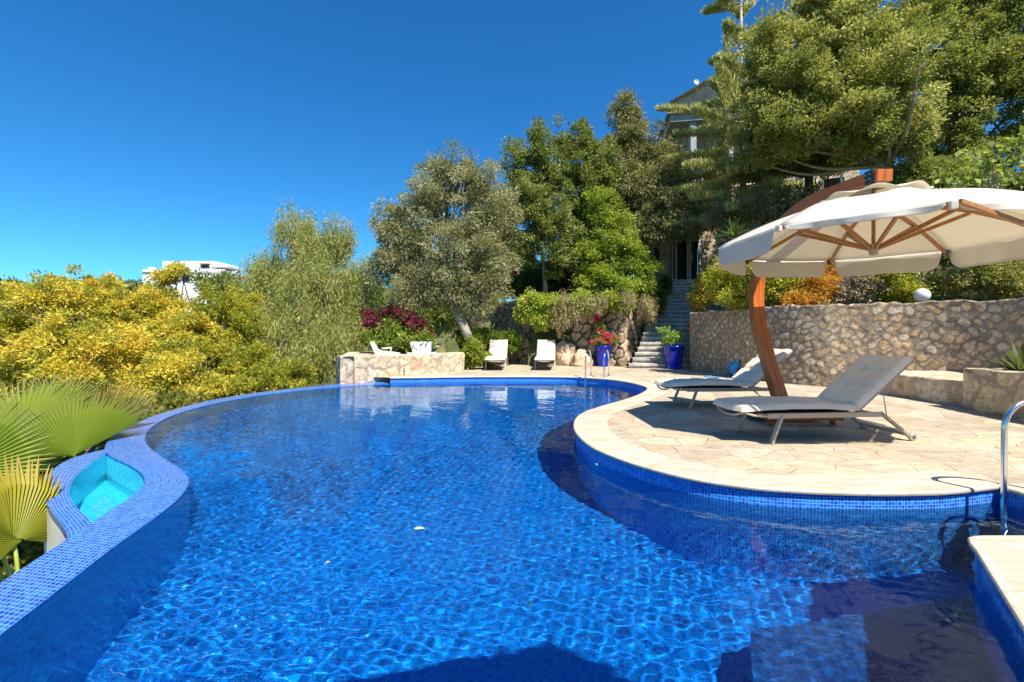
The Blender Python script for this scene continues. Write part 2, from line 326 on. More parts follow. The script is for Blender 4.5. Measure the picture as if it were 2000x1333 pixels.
# ---------------------------------------------------------------- ground
DECKZ = 0.0
wall_line = catmull([(6.38, 16.5, 0), (6.52, 15.3, 0), (6.74, 14.0, 0), (7.0, 12.5, 0), (7.65, 11.5, 0), (8.5, 11.0, 0), (9.4, 10.4, 0), (10.1, 9.4, 0), (10.5, 7.5, 0), (10.6, 3, 0), (10.6, -3, 0)], 8)
zone = [(-5.6, -4), (-5.6, 13.6), (-1.9, 16.6), (-1.7, 21.5), (0.4, 21.5), (0.7, 18.7), (4.5, 18.7), (8.3, 25.3), (9.6, 24.6), (7.0, 17.8)] + [(p.x + 0.25, p.y + 0.2) for p in wall_line]
def terrain():
    xs = np.concatenate([np.arange(-400, -20, 12), np.arange(-20, 26, 0.4), np.arange(26, 400, 12)])
    ys = np.concatenate([np.arange(-60, -6, 6), np.arange(-6, 40, 0.4), np.arange(40, 120, 2.5), np.arange(120, 900, 20)])
    X, Y = np.meshgrid(xs, ys, indexing='ij'); ins = inside(zone, X, Y)
    dist = np.full(X.shape, 1e9); n = len(zone)
    for i in range(n):
        ax, ay = zone[i]; bx, by = zone[(i + 1) % n]; dx, dy = bx - ax, by - ay
        t = np.clip(((X - ax) * dx + (Y - ay) * dy) / (dx * dx + dy * dy), 0, 1); dist = np.minimum(dist, np.hypot(X - ax - t * dx, Y - ay - t * dy))
    sm = lambda a, b, v: (lambda t: t * t * (3 - 2 * t))(np.clip((v - a) / (b - a), 0, 1))
    right = np.minimum(1.75 + 0.05 * dist + 0.16 * np.maximum(0, dist - 3.0) * sm(-2, 8, X), 6.5)
    left = -3.3 + 0.16 * np.maximum(0, Y - 40) * sm(-90, -20, X) + 0.05 * np.maximum(0, Y - 30); left = np.minimum(left, 15)
    k = sm(-6.5, -1.2, X) * sm(12, 17, Y + 0.001); k = np.where(X > 5, 1, k)
    Z = left * (1 - k) + right * k; Z = np.where(ins & (dist > 0.0), -2.6, Z)
    wob = np.sin(X * 1.7 + Y * 0.6) * np.cos(Y * 1.3 - X * 0.4) * 0.06; Z = np.where(ins, Z, Z + wob)
    nx, ny = X.shape; V = np.stack([X, Y, Z], -1).reshape(-1, 3); I = np.arange(nx * ny).reshape(nx, ny)
    Fc = np.stack([I[:-1, :-1], I[1:, :-1], I[1:, 1:], I[:-1, 1:]], -1).reshape(-1, 4)
    t = NT('hillside earth'); ob = t.obj(); c = t.ramp(t.noise(ob, 0.9, 8, 0.7), [(0.3, (0.05, 0.07, 0.02)), (0.55, (0.12, 0.13, 0.05)), (0.75, (0.26, 0.21, 0.12))])
    o = mesh_arrays('ground', V, Fc, t.out(t.bsdf(c, 0.95, t.bump(t.noise(ob, 5, 6), 1, 0.1), spec=0.1)), smooth=True); o['kind'] = 'structure'
terrain()
# ---------------------------------------------------------------- pool outline
WZ = -0.16
lip_px = [(762, 738), (900, 736), (1000, 735.5), (1100, 736), (1150, 738), (1200, 742), (1245, 750), (1266, 758), (1256, 768), (1225, 780), (1180, 793), (1145, 805), (1128, 818), (1125, 835), (1135, 852), (1160, 872), (1200, 890), (1260, 910), (1350, 932), (1450, 947), (1550, 955), (1650, 959), (1750, 960), (1850, 957), (1949, 946)]
lip = resample(catmull([G(x, y) for x, y in lip_px], 8), 0.05)
corner = lip[-1]
blkA, blkB = Vector((2.98, 3.03, 0)), Vector((2.10, 1.72, 0))
recess = resample([corner.copy(), Vector((corner.x + 0.02, 3.9, 0)), Vector((4.34, 3.03, 0))], 0.05)
blk_far = resample([Vector((4.34, 3.03, 0)), Vector((3.10, 3.03, 0)), Vector((3.02, 3.01, 0)), Vector((2.96, 2.94, 0)), Vector((2.90, 2.84, 0))], 0.05)
blk_left = resample([Vector((2.90, 2.84, 0)), blkB, Vector((1.6, 0.9, 0)), Vector((1.3, -1.2, 0))], 0.05)
edge_right = lip + recess[1:] + blk_far[1:] + blk_left[1:]          # seen from the pool, runs far-left -> far -> right -> near
rin_px = [(-140, 1350), (0, 1240), (110, 1155), (220, 1070), (300, 1013), (350, 972), (369, 940), (352, 916), (315, 892), (288, 870), (284, 852), (300, 832), (340, 811), (400, 793), (480, 777), (560, 766), (640, 758), (700, 753.5), (760, 750)]
rout_px = [(-180, 1262), (0, 1137), (60, 1098), (120, 1060), (160, 1032), (187, 1014), (240, 980), (272, 958), (284, 938), (276, 922), (250, 906), (215, 890), (204, 876), (212, 860), (240, 838), (300, 812), (400, 784), (500, 767), (600, 755.5), (660, 750), (755, 744)]
RZ = WZ + 0.012
def ext(px): return [G(x, y, RZ) for x, y in px]
rin = resample(catmull(ext(rin_px), 8), 0.04); rout_raw = catmull(ext(rout_px), 8)
first_in, first_out = rin[0], rout_raw[0]
rin = resample([Vector((-2.35, -1.2, RZ)), Vector((-2.45, 0.5, RZ))] + rin, 0.04)
rout = resample([Vector((-2.85, -1.2, RZ)), Vector((-2.95, 0.5, RZ))] + rout_raw, 0.04)
m = len(rin); La = arclen(rout)
rout = resample(rout, La[-1] / (m - 1) * 0.99999)[:m]
while len(rout) < m: rout.append(rout[-1].copy())
# pair outer points to the inner line by nearest point so that the rim keeps an even direction
ro = np.array([(p.x, p.y) for p in resample(rout, 0.02)]); pairs = []; last = 0
for i, p in enumerate(rin):
    lo, hi = last, min(len(ro), last + 40); dd = np.hypot(ro[lo:hi, 0] - p.x, ro[lo:hi, 1] - p.y); j = lo + int(np.argmin(dd))
    frac = i / (len(rin) - 1) * (len(ro) - 1); j = int(0.6 * j + 0.4 * frac); j = max(last, min(j, len(ro) - 1)); last = j; pairs.append(Vector((ro[j][0], ro[j][1], RZ)))
rp = []
for i in range(len(pairs)):
    a = pairs[max(0, i - 6): i + 7]; rp.append(sum(a, Vector()) / len(a))
rout = rp
pool_poly = [(p.x, p.y) for p in rin] + [(p.x, p.y) for p in edge_right] 
FLOORZ = -1.55
root = empty('infinity_pool', (0, 4, WZ), label='kidney shaped infinity pool lined with blue glass mosaic', cat='pool')
def rel(m): 
    m.v = [(v[0], v[1] - 4, v[2] - WZ) for v in m.v]; return m
# floor (one sheet), walls under water, waterline band, raised rim
poly('floor', [Vector((p.x, p.y - 4, 0)) for p in rin[::4] + edge_right[::4]], FLOORZ - WZ, M['poolfloor'], parent=root)
m = MB(); lo = [Vector((p.x, p.y, FLOORZ)) for p in edge_right]; strip(m, [Vector((p.x, p.y, -0.035)) for p in edge_right], lo, 0.0, FLOORZ + 0.035)
pool_wall = rel(m).build('tiled_wall', M['bandtile'], root, solid=0.0)
m = MB(); strip(m, [p.copy() for p in rin], [Vector((p.x, p.y, FLOORZ)) for p in rin], 0, FLOORZ)
rel(m).build('inner_wall', M['pooltile'], root)
cols = 14; P = []; UV = []; L = arclen(rin)
for i, (a, b) in enumerate(zip(rin, rout)):
    P.append([a.lerp(b, j / cols) + Vector((0, 0, -0.006 * (j / cols) ** 2)) for j in range(cols + 1)]); w = (b - a).length; UV.append([(L[i], 0.034 * round(w / 0.034) * j / cols) for j in range(cols + 1)])
m = MB(); m.grid(P, UV); rel(m).build('mosaic_rim', M['rim'], root, smooth=True)
ow = [Vector((p.x, p.y, RZ - 0.006)) for p in rout]
m = MB(); strip(m, ow, [Vector((p.x, p.y, -3.2)) for p in ow], 0, -3); rel(m).build('outer_wall', M['pooltile'], root)
# small overflow basin at the left
bo_px = [(205, 876), (165, 886), (128, 899), (97, 922), (86, 955), (97, 990), (118, 1018), (132, 1042), (128, 1052)]
bi_px = [(207, 884), (180, 902), (150, 926), (135, 955), (143, 980), (162, 1000), (183, 1020), (190, 1022), (196, 1018)]
bo = resample(catmull(ext(bo_px), 8), 0.02); bi = resample(catmull(ext(bi_px), 8), 0.02)
n = 90; bo = [bo[int(i * (len(bo) - 1) / n)] for i in range(n + 1)]; bi = [bi[int(i * (len(bi) - 1) / n)] for i in range(n + 1)]
P = []; UV = []; L = arclen(bo)
for i, (a, b) in enumerate(zip(bi, bo)):
    P.append([a.lerp(b, j / 7) + Vector((0, 0, -0.012)) for j in range(8)]); UV.append([(L[i], 0.034 * 7 * j / 7) for j in range(8)])
m = MB(); m.grid(P, UV); rel(m).build('basin_rim', M['rim'], root, smooth=True)
m = MB(); strip(m, [p + Vector((0, 0, -0.012)) for p in bo], [p + Vector((0, 0, -0.075)) for p in bo], 0, 0.068); rel(m).build('basin_edge_band', M['rim'], root)
m = MB(); strip(m, [p + Vector((0, 0, -0.075)) for p in bo], [Vector((p.x, p.y, -3.2)) for p in bo], 0, 3); rel(m).build('basin_outer_wall', M['white'], root)
m = MB(); strip(m, [p + Vector((0, 0, -0.012)) for p in bi], [Vector((p.x, p.y, -0.8)) for p in bi], 0, 0.8)
sub = [p for p in rout if 3.4 < p.y < 6.9]; strip(m, [p + Vector((-0.008, 0, -0.034)) for p in sub], [Vector((p.x - 0.008, p.y, -0.8)) for p in sub], 0, 0.8)
rel(m).build('basin_wall', M['cyan'], root)
bpts = [(p.x, p.y) for p in bo]
m = MB(); m.add([(-6.6, 3.0, -0.72), (-2.8, 3.0, -0.72), (-2.8, 7.2, -0.72), (-6.6, 7.2, -0.72)], [(0, 1, 2, 3)])
basin_poly = bo + [sub[i] + Vector((0.05, 0, 0)) for i in range(len(sub) - 1, -1, -1)]
bp = poly('basin_floor', [Vector((p.x, p.y - 4, 0)) for p in bo + list(reversed([q for q in rout if bo[-1].y - 0.1 < q.y < bo[0].y + 0.05]))[::-1]], -0.72 - WZ, M['cyan'], parent=root)
# bench under water at the near right, its shade painted into the tile
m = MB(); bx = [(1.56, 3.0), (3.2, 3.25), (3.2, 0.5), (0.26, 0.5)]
m.add([(x, y, -1.05) for x, y in bx] + [(x, y, FLOORZ) for x, y in bx], [(0, 3, 2, 1), (0, 1, 5, 4), (3, 0, 4, 7), (1, 2, 6, 5)], [(x, y) for x, y in bx] + [(x, y + .8) for x, y in bx]); rel(m).build('underwater_bench', M['benchtile_shade'], root)
# water surface: fine mesh with small real waves
def water():
    st = 0.022; xs = np.arange(-8.0, 4.5, st); ys = np.arange(0.9, 14.2, st); X, Y = np.meshgrid(xs, ys, indexing='ij')
    xc, yc = X[:-1, :-1] + st / 2, Y[:-1, :-1] + st / 2
    pp = [(p.x - 0.02, p.y) for p in rin] + [(p.x, p.y + 0.02) for p in edge_right]; ins = inside(pp, xc, yc)
    Z = np.zeros(X.shape); rg = np.random.default_rng(3)
    for k in range(84):
        lam = 0.055 * (1.042 ** k); th = rg.uniform(0, 2 * math.pi); ph = rg.uniform(0, 6.28); kk = 2 * math.pi / lam
        if rg.random() < 0.5: th = 1.2 + rg.normal() * 0.5
        wx = X + 0.05 * np.sin(Y * 1.9 + k); wy = Y + 0.05 * np.sin(X * 2.3 + 2 * k)
        amp = 0.00125 * lam ** 1.15 * (0.5 + rg.random()) * (2.3 if lam < 0.11 else (0.75 if lam < 0.2 else 0.42))
        Z += amp * np.sin(kk * (wx * math.cos(th) + wy * math.sin(th)) + ph)
    mod = 0.75 + 0.35 * np.sin(X * 0.9 + 1.0 + np.sin(Y * 0.6)) * np.cos(Y * 0.8 - 0.4); Z = WZ + Z * mod
    I = np.arange(X.size).reshape(X.shape); Fc = np.stack([I[:-1, :-1], I[1:, :-1], I[1:, 1:], I[:-1, 1:]], -1)[ins]
    used, inv = np.unique(Fc, return_inverse=True); V = np.stack([X, Y, Z], -1).reshape(-1, 3)[used]
    o = mesh_arrays('water', V, inv.reshape(-1, 4), M['water'], smooth=True); o['kind'] = 'structure'
    o.cycles.is_caustics_caster = True
water()
for o in list(root.children): o.cycles.is_caustics_receiver = True
bw = poly('water', [p for p in bo] + [q for q in rout if bo[-1].y - 0.1 < q.y < bo[0].y + 0.05], -0.42, M['water'], 'structure'); bw.data.polygons.foreach_set('use_smooth', [True] * len(bw.data.polygons)); bw.cycles.is_caustics_caster = True
# ---------------------------------------------------------------- paving and coping
def coping(name, line, width, z0=0.0, th=0.035, over=0.03):
    N = normals2(line); m = MB(); L = arclen(line); P = []; UV = []
    for p, nn, l in zip(line, N, L):
        o_ = -over; r_ = 0.012
        prof = [(0.0, -th), (o_, -th), (o_ - 0.004, -th + r_), (o_ - 0.004, -r_), (o_ + 0.003, -0.003), (o_ + 0.014, 0.0), (width, 0.0)]
        P.append([Vector((p.x + nn.x * a, p.y + nn.y * a, z0 + b)) for a, b in prof]); UV.append([(l, a) for a, b in prof])
    m.grid(P, UV); return m.build(name, M['trav'], None, smooth=False)
inner_side = [p for p in lip]
o = coping('coping', lip, 0.46, 0.004); o['kind'] = 'structure'
rc = resample([corner.copy(), Vector((4.34, 3.46, 0))], 0.05)
o = coping('coping', rc, 0.42, 0.004); o['kind'] = 'structure'
bl_ = blk_far + blk_left[1:]; o = coping('coping', bl_, 0.02, 0.004); o['kind'] = 'structure'
nb = normals2(bl_); bt = poly('coping', [p + q * 0.0195 for p, q in zip(bl_, nb)] + [Vector((4.7, -1.5, 0)), Vector((4.7, 3.03, 0))], 0.004, M['trav'], 'structure')
deckpts = [Vector((p.x, p.y, 0)) for p in edge_right]
outer = [Vector((1.3, -3, 0)), Vector((10.9, -3, 0)), Vector((10.9, 7.5, 0)), Vector((10.4, 9.6, 0)), Vector((9.5, 10.7, 0)), Vector((8.5, 11.25, 0)), Vector((7.9, 11.6, 0)), Vector((7.25, 12.7, 0)), Vector((7.0, 14.2, 0)), Vector((6.1, 16.7, 0)), Vector((6.9, 19.5, 0)), Vector((3, 21, 0)), Vector((-2.2, 21, 0)), Vector((-2.4, 16.5, 0)), Vector((-5.2, 14.1, 0))]
off = []
N = normals2(edge_right)
deck = poly('paving', [p + n_ * 0.02 for p, n_ in zip(deckpts, N)] + outer, -0.001, M['flag'], 'structure')
# ---------------------------------------------------------------- stone walls (real relief)
def stonewall(name, line, z0, z1, mat, cell=0.28, th=0.4, relief=0.035, step=0.03, topjit=0.02, parent=None, side=1, seed=1, cap=True):
    """line: ground polyline; the wall's visible face is on the side of +normal*side; th is its thickness behind"""
    rg = np.random.default_rng(seed); pts = resample([Vector(p) for p in line], step); N = normals2(pts); L = np.array(arclen(pts)); H = (z1 - z0)
    zf = (lambda s: H) if not callable(z1) else None
    nv = max(3, int(H / step)); U, Vv = np.meshgrid(L, np.linspace(0, 1, nv + 1), indexing='ij'); Vm = Vv * H
    prof = Vm.copy(); over = int(th / step) if cap else 0
    # jittered stone seeds
    cu, cv = cell * 1.15, cell * 0.85; nu_, nv_ = int(L[-1] / cu) + 4, int((H + th) / cv) + 4
    gx, gy = np.meshgrid(np.arange(nu_) - 1.5, np.arange(nv_) - 1.5, indexing='ij'); sx = (gx + rg.uniform(-.42, .42, gx.shape)) * cu + (gy % 2) * cu * 0.5; sy = (gy + rg.uniform(-.42, .42, gx.shape)) * cv
    sz = rg.uniform(-0.06, 0.06, gx.shape) * cell; sx, sy, sz = sx.ravel(), sy.ravel(), sz.ravel(); srnd = rg.random(sx.shape); soff = rg.uniform(0.3, 1, sx.shape)
    UU = U; VV = Vm
    if cap:
        vt = np.linspace(0, th, over + 1)[1:]; UU = np.concatenate([U, np.repeat(L[:, None], over, 1)], 1); VV = np.concatenate([Vm, np.tile(H + vt, (len(L), 1))], 1)
    wu = UU + 0.04 * np.sin(VV * 9 + UU * 3) + 0.02 * np.sin(VV * 23 + 1); wv = VV + 0.035 * np.sin(UU * 8 + VV * 2) + 0.015 * np.sin(UU * 27)
    d1 = np.full(UU.shape, 9.0); d2 = d1.copy(); idx = np.zeros(UU.shape, int)
    for k in range(len(sx)):
        a = np.searchsorted(L, sx[k] - 2.2 * cu); b = np.searchsorted(L, sx[k] + 2.2 * cu)
        if b <= a: continue
        dd = np.hypot(wu[a:b] - sx[k], wv[a:b] - sy[k]) + sz[k]; D1 = d1[a:b]; D2 = d2[a:b]; lt = dd < D1
        d2[a:b] = np.where(lt, D1, np.minimum(D2, dd)); idx[a:b] = np.where(lt, k, idx[a:b]); d1[a:b] = np.where(lt, dd, D1)
    ed = np.clip((d2 - d1) / cell, 0, 1); bulge = np.clip(ed / 0.25, 0, 1); rel_ = relief * soff[idx] * (bulge ** 0.6) 
    nz = np.array([[noise.noise((UU[i, j] * 6, VV[i, j] * 6, seed)) for j in range(UU.shape[1])] for i in range(UU.shape[0])]); rel_ = rel_ + 0.012 * nz
    tj = topjit * np.interp(L, np.arange(0, L[-1] + 0.3, 0.15), rg.uniform(-1, 1, len(np.arange(0, L[-1] + 0.3, 0.15))))
    V = np.zeros(UU.shape + (3,)); nv1 = nv + 1
    for i, (p, nn) in enumerate(zip(pts, N)):
        nx, ny = nn.x * side, nn.y * side
        V[i, :nv1, 0] = p.x + nx * rel_[i, :nv1]; V[i, :nv1, 1] = p.y + ny * rel_[i, :nv1]; V[i, :nv1, 2] = z0 + Vm[i] + tj[i] * Vv[i] ** 4
        if cap:
            V[i, nv1:, 0] = p.x - nx * (vt - 0.01); V[i, nv1:, 1] = p.y - ny * (vt - 0.01); V[i, nv1:, 2] = z0 + H + tj[i] + rel_[i, nv1:] * 0.5
    I = np.arange(UU.size).reshape(UU.shape); Fc = np.stack([I[:-1, :-1], I[1:, :-1], I[1:, 1:], I[:-1, 1:]], -1).reshape(-1, 4)
    if side > 0: Fc = Fc[:, ::-1]
    colr = np.stack([srnd[idx], ed, np.zeros_like(ed)], -1).reshape(-1, 3); V = V.reshape(-1, 3)
    # back and end faces
    extra = []; ev = []
    if cap:
        b0 = len(V); bot = np.array([[pts[i].x - N[i].x * side * th, pts[i].y - N[i].y * side * th, z0] for i in range(len(pts))]); V = np.concatenate([V, bot]); colr = np.concatenate([colr, np.full((len(bot), 3), 0.4)])
        last = I[:, -1]; extra = [(last[i], last[i + 1], b0 + i + 1, b0 + i) for i in range(len(pts) - 1)]; Fc = np.concatenate([Fc, np.array(extra)])
    o = mesh_arrays(name, V, Fc, mat, parent, colr, smooth=True, attr='stone')
    return o
def endcap(name, a, b, z0, z1, mat, parent=None, seed=5, cell=0.28, side=1): return stonewall(name, [a, b], z0, z1, mat, cell, 0.01, 0.02, 0.04, 0, parent, side, seed, cap=False)
wl = [p.copy() for p in wall_line]
rw = empty('retaining_wall', (6.38, 16.5, 0), label='tall curved rubble stone retaining wall behind the big parasol', cat='wall')
o = stonewall('wall_face', [p - Vector((6.38, 16.5, 0)) for p in wl if p.y > -1.5], 0, 2.03, M['wallstone'], 0.19, 0.45, 0.022, 0.035, 0.035, rw, side=-1, seed=2)
n0 = normals2(wl)[0]
o = endcap('wall_end', Vector((0, 0, 0)), n0 * 0.45 , 0, 1.98, M['wallstone'], rw, side=1)
# lower ledge and square planter against the tall wall
def mason(name, pts, z1, mat, label, cat, cell=0.4, th=0.5, seed=3, side=-1, ends=True, relief=0.035, z0=-0.02, group=None, closeback=None):
    pts = [Vector((p[0], p[1], 0)) for p in pts]; o0 = pts[0].copy(); e = empty(name, (o0.x, o0.y, 0), 0, label, cat, group)
    q = [p - o0 for p in pts]; stonewall('wall_face', q, z0, z1, mat, cell, th, relief, 0.035, 0.012, e, side, seed)
    if ends:
        N = normals2(q)
        endcap('wall_end', q[0], q[0] - N[0] * th * side, z0, z1, mat, e, seed + 1, cell, side=1 if side < 0 else -1)
        endcap('wall_end', q[-1] - N[-1] * th * side, q[-1], z0, z1, mat, e, seed + 2, cell, side=1 if side < 0 else -1)
    return e
mason('stone_ledge', [(8.0, 10.75), (8.1, 9.5), (8.12, 7.85)], 0.46, M['palestone'], 'low ledge of big pale stones at the foot of the tall rubble wall', 'ledge', 0.62, 1.9, 11)
mason('stone_planter', [(7.95, 8.1), (7.85, 7.5), (7.72, 6.4), (7.7, 5.0)], 0.72, M['palestone'], 'square faced stone planter holding a spiky agave at the right edge', 'planter', 0.62, 0.6, 12)
mason('stone_planter_end', [(9.4, 8.15), (7.93, 8.1)], 0.72, M['palestone'], None, None, 0.62, 0.5, 13) if False else None
pl = poly('planter_soil', [Vector((7.9, 8.05, 0)), Vector((10.45, 8.05, 0)), Vector((10.6, 4, 0)), Vector((7.8, 4, 0))], 0.66, M['soil'], 'structure')
# pale terrace wall on the left and rock wall by the steps
mason('terrace_wall', [(-4.98, 13.35), (-3.4, 14.35), (-1.66, 15.95)], 0.63, M['palestone'], 'low pale stone terrace wall beside the infinity edge, white planters on top', 'wall', 0.34, 0.55, 21, side=-1, z0=-0.9)
e = bpy.data.objects['terrace_wall']
stonewall('wall_side', [Vector((-0.9, 3.2, 0)), Vector((0, 0, 0))], -3.2, 0.63, M['palestone'], 0.34, 0.4, 0.03, 0.05, 0.0, e, -1, 25)
tp = poly('terrace_ground', [Vector((-5.0, 13.6, 0)), Vector((-3.45, 14.75, 0)), Vector((-1.85, 16.2, 0)), Vector((-1.75, 22, 0)), Vector((-2.3, 30, 0)), Vector((-6.6, 30, 0)), Vector((-5.9, 16.6, 0))], 0.60, M['flag'], 'structure')
e = mason('rock_wall', [(0.3, 19.9), (1.6, 18.95), (2.9, 18.75), (3.7, 18.6), (4.3, 18.1), (5.6, 20.0), (6.9, 21.8), (7.9, 23.4)], 2.5, M['rock'], 'rough sunlit rock wall to the left of the stone steps, vines hanging over it', 'wall', 0.42, 0.6, 31, side=-1, relief=0.11, ends=False)
e = mason('cobble_wall', [(-2.4, 22.6), (-0.2, 21.4), (0.5, 19.9)], 2.75, M['rock'], 'dark shaded stone wall behind the hedge and the far loungers', 'wall', 0.22, 0.5, 33, side=-1, relief=0.05, ends=False)
# rough boulders and roots at the foot of the rock wall
def boulder(name, c, r, mat, label, seed, group=None):
    import bmesh
    bm = bmesh.new(); bmesh.ops.create_icosphere(bm, subdivisions=4, radius=1.0)
    for v in bm.verts:
        k = 1 + 0.32 * noise.noise(v.co * 1.3 + Vector((seed, 0, 0))) + 0.12 * noise.noise(v.co * 4 + Vector((0, seed, 0))); v.co = Vector((v.co.x * r[0], v.co.y * r[1], v.co.z * r[2])) * k
    me = bpy.data.meshes.new(name); bm.to_mesh(me); bm.free(); me.polygons.foreach_set('use_smooth', [True] * len(me.polygons))
    a = me.color_attributes.new('stone', 'FLOAT_COLOR', 'POINT'); a.data.foreach_set('color', [0.85, 1, 0, 1] * len(me.vertices))
    o = link(name, me, mat); o.location = c; return tag(o, label, 'boulder', group)
for k, (px, py, r, lab) in enumerate([(1108, 716, (0.55, 0.35, 0.62), 'tall rough boulder against the rock wall beside the right far lounger'), (1140, 718, (0.4, 0.3, 0.4), 'squat ochre boulder left of the flowering blue pot'), (1222, 717, (0.30, 0.3, 0.5), 'brown boulder between the flowering blue pot and the steps'), (1090, 690, (0.5, 0.3, 0.7), 'upright boulder leaning on the rock wall behind the far loungers')]):
    p = G(px, max(py, 716), 0); boulder('boulder', (p.x, p.y + 0.55 + 0.1 * k, r[2] * 0.55), r, M['rock'], lab, k * 7.3)
# ---------------------------------------------------------------- stone steps
st = empty('stone_steps', (5.6, 17.2, 0), 0, 'worn grey stone steps climbing between the walls to the house door', 'stairs')
NS = 21
for i in range(NS):
    t = i / (NS - 1); y = 17.15 + 6.6 * t; xl = 4.35 + (7.6 - 4.35) * t ** 0.9; xr = 6.9 + (9.3 - 6.9) * t; zt = 0.17 + i * 0.195; mm = MB()
    random.seed(i); ys = y + random.uniform(-.03, .03); n = 14; P = []
    for j in range(n + 1):
        x = xl + (xr - xl) * j / n; w = random.uniform(-.015, .015); P.append([Vector((x - 5.6, ys - 17.2 + w, zt - 0.30)), Vector((x - 5.6, ys - 17.2 + w + 0.03, zt - 0.10)), Vector((x - 5.6, ys - 17.2 - 0.04 + w * 1.5, zt - 0.085)), Vector((x - 5.6, ys - 17.2 - 0.045 + w * 1.5, zt - 0.015 + w * .5)), Vector((x - 5.6, ys - 17.2 - 0.02, zt + w * .6)), Vector((x - 5.6, ys - 17.2 + 0.40, zt + w))])
    mm.grid(P); mm.build('step', M['step'], st)
# ---------------------------------------------------------------- plants
GAIN = 1.5
def crown(name, parent, blobs, n, leaf, asp, pal, mat, clump=0.35, shell=0.45, droop=0.0, seed=1, per=60, jit=0.35, outw=0.6, holes=0.0):
    rg = np.random.default_rng(seed); b = np.array(blobs, float); area = (b[:, 3] * b[:, 4] + b[:, 4] * b[:, 5] + b[:, 3] * b[:, 5]); w = area / area.sum(); Cs = []; Os = []
    for k in range(len(b)):
        nc = max(3, int(n * w[k] / per)); d = rg.normal(size=(nc, 3)); d /= np.linalg.norm(d, axis=1)[:, None]; r = rg.random(nc) ** shell
        r *= 1 + 0.22 * np.sin(d[:, 0] * 5 + k) * np.cos(d[:, 2] * 4 + k * 2)
        Cs.append(b[k, :3] + d * r[:, None] * b[k, 3:6]); Os.append(d)
    C = np.concatenate(Cs); O = np.concatenate(Os); nc = len(C); cs = clump * rg.uniform(0.6, 1.35, nc)
    ci = rg.integers(0, nc, n); d = rg.normal(size=(n, 3)); d /= np.linalg.norm(d, axis=1)[:, None]; rr = rg.random(n) ** 0.5
    sq = np.array([1, 1, 0.75]); 
    if droop > 0.8: sq = np.array([0.55, 0.55, 1.9])
    P = C[ci] + d * (rr * cs[ci])[:, None] * sq
    ax = d * outw + O[ci] * 0.35 + rg.normal(size=(n, 3)) * 0.45; ax[:, 2] -= droop; ax /= np.linalg.norm(ax, axis=1)[:, None]
    rv = rg.normal(size=(n, 3)); rv[:, 2] += 0.8 if droop < 0.8 else 0; sd = np.cross(ax, rv); sd /= np.linalg.norm(sd, axis=1)[:, None] + 1e-9; nn = np.cross(sd, ax)
    L = leaf * rg.uniform(0.6, 1.35, n)[:, None]; Wd = L * asp
    V = np.stack([P, P + ax * L * 0.45 + sd * Wd * 0.5 + nn * Wd * 0.12, P + ax * L - nn * L * 0.12, P + ax * L * 0.45 - sd * Wd * 0.5 + nn * Wd * 0.12], 1).reshape(-1, 3)
    pal = np.array(pal); cr = rg.random(nc); q = np.clip(cr[ci] * (1 - jit) + rg.random(n) * jit, 0, 0.999) * (len(pal) - 1); i0 = q.astype(int); f = (q - i0)[:, None]
    col = pal[i0] * (1 - f) + pal[np.minimum(i0 + 1, len(pal) - 1)] * f; col = np.minimum(col * GAIN * rg.uniform(0.8, 1.2, (n, 1)), 0.85); col = np.repeat(col, 4, 0)
    mesh_arrays(name, V, np.arange(n * 4).reshape(n, 4), mat, parent, col); return C
def limbs(name, parent, trunk_pts, r0, r1, ends, mat, seed=1, n=8, wob=0.12, er=0.035):
    random.seed(seed); m = MB(); tp_ = catmull(trunk_pts, 6); k = len(tp_); m.tube(tp_, [r0 + (r1 - r0) * i / (k - 1) for i in range(k)], n)
    m.build('trunk', mat, parent, smooth=True); m = MB()
    for e_ in ends:
        a = tp_[int((k - 1) * random.uniform(0.55, 1.0))]; e_ = Vector(e_); mid = a.lerp(e_, 0.5) + Vector([random.uniform(-1, 1) * wob * (e_ - a).length for _ in range(3)]) ; q = catmull([a, mid, e_], 5); kk = len(q)
        m.tube(q, [r1 * 0.75 + (er * 0.35 - r1 * 0.75) * i / (kk - 1) for i in range(kk)], 6)
    if ends: m.build(name, mat, parent, smooth=True)
def B(px, py, d, rx, ry, dep=None):          # a foliage mass surveyed from the photograph: centre pixel, distance, half sizes in pixels
    p = D(px, py, d); return (p.x, p.y, p.z, rx / F * d, (dep if dep else rx / F * d), ry / F * d)
def tree(name, label, cat, base, blobs, n, leaf, asp, pal, trunk, r0, r1, mat='leaf', bark='bark', group=None, nl=14, **kw):
    base = Vector(base); e = empty(name, base, 0, label, cat, group); bl = [(b[0] - base.x, b[1] - base.y, b[2] - base.z) + tuple(b[3:]) for b in blobs]
    C = crown('crown', e, bl, n, leaf, asp, pal, M[mat], **kw); rg = random.Random(kw.get('seed', 1)); tr = [Vector(p) - base for p in trunk]
    ends = [tuple(C[rg.randrange(len(C))]) for _ in range(nl)] + [b[:3] for b in bl]
    limbs('limb', e, tr, r0, r1, ends, M[bark], seed=kw.get('seed', 1)); return e
def hgt(x, y): return 2.0
PAL_LAUREL = [(0.05, 0.07, 0.015), (0.11, 0.14, 0.03), (0.18, 0.20, 0.05), (0.27, 0.27, 0.09)]
PAL_OLIVE = [(0.10, 0.10, 0.04), (0.19, 0.18, 0.08), (0.27, 0.255, 0.13), (0.40, 0.38, 0.24)]
PAL_PEPPER = [(0.10, 0.12, 0.03), (0.18, 0.20, 0.04), (0.24, 0.25, 0.06), (0.31, 0.30, 0.10), (0.26, 0.17, 0.10)]
PAL_YELL = [(0.10, 0.13, 0.03), (0.20, 0.23, 0.04), (0.34, 0.33, 0.04), (0.48, 0.41, 0.05), (0.57, 0.43, 0.05), (0.62, 0.42, 0.06), (0.56, 0.30, 0.05)]
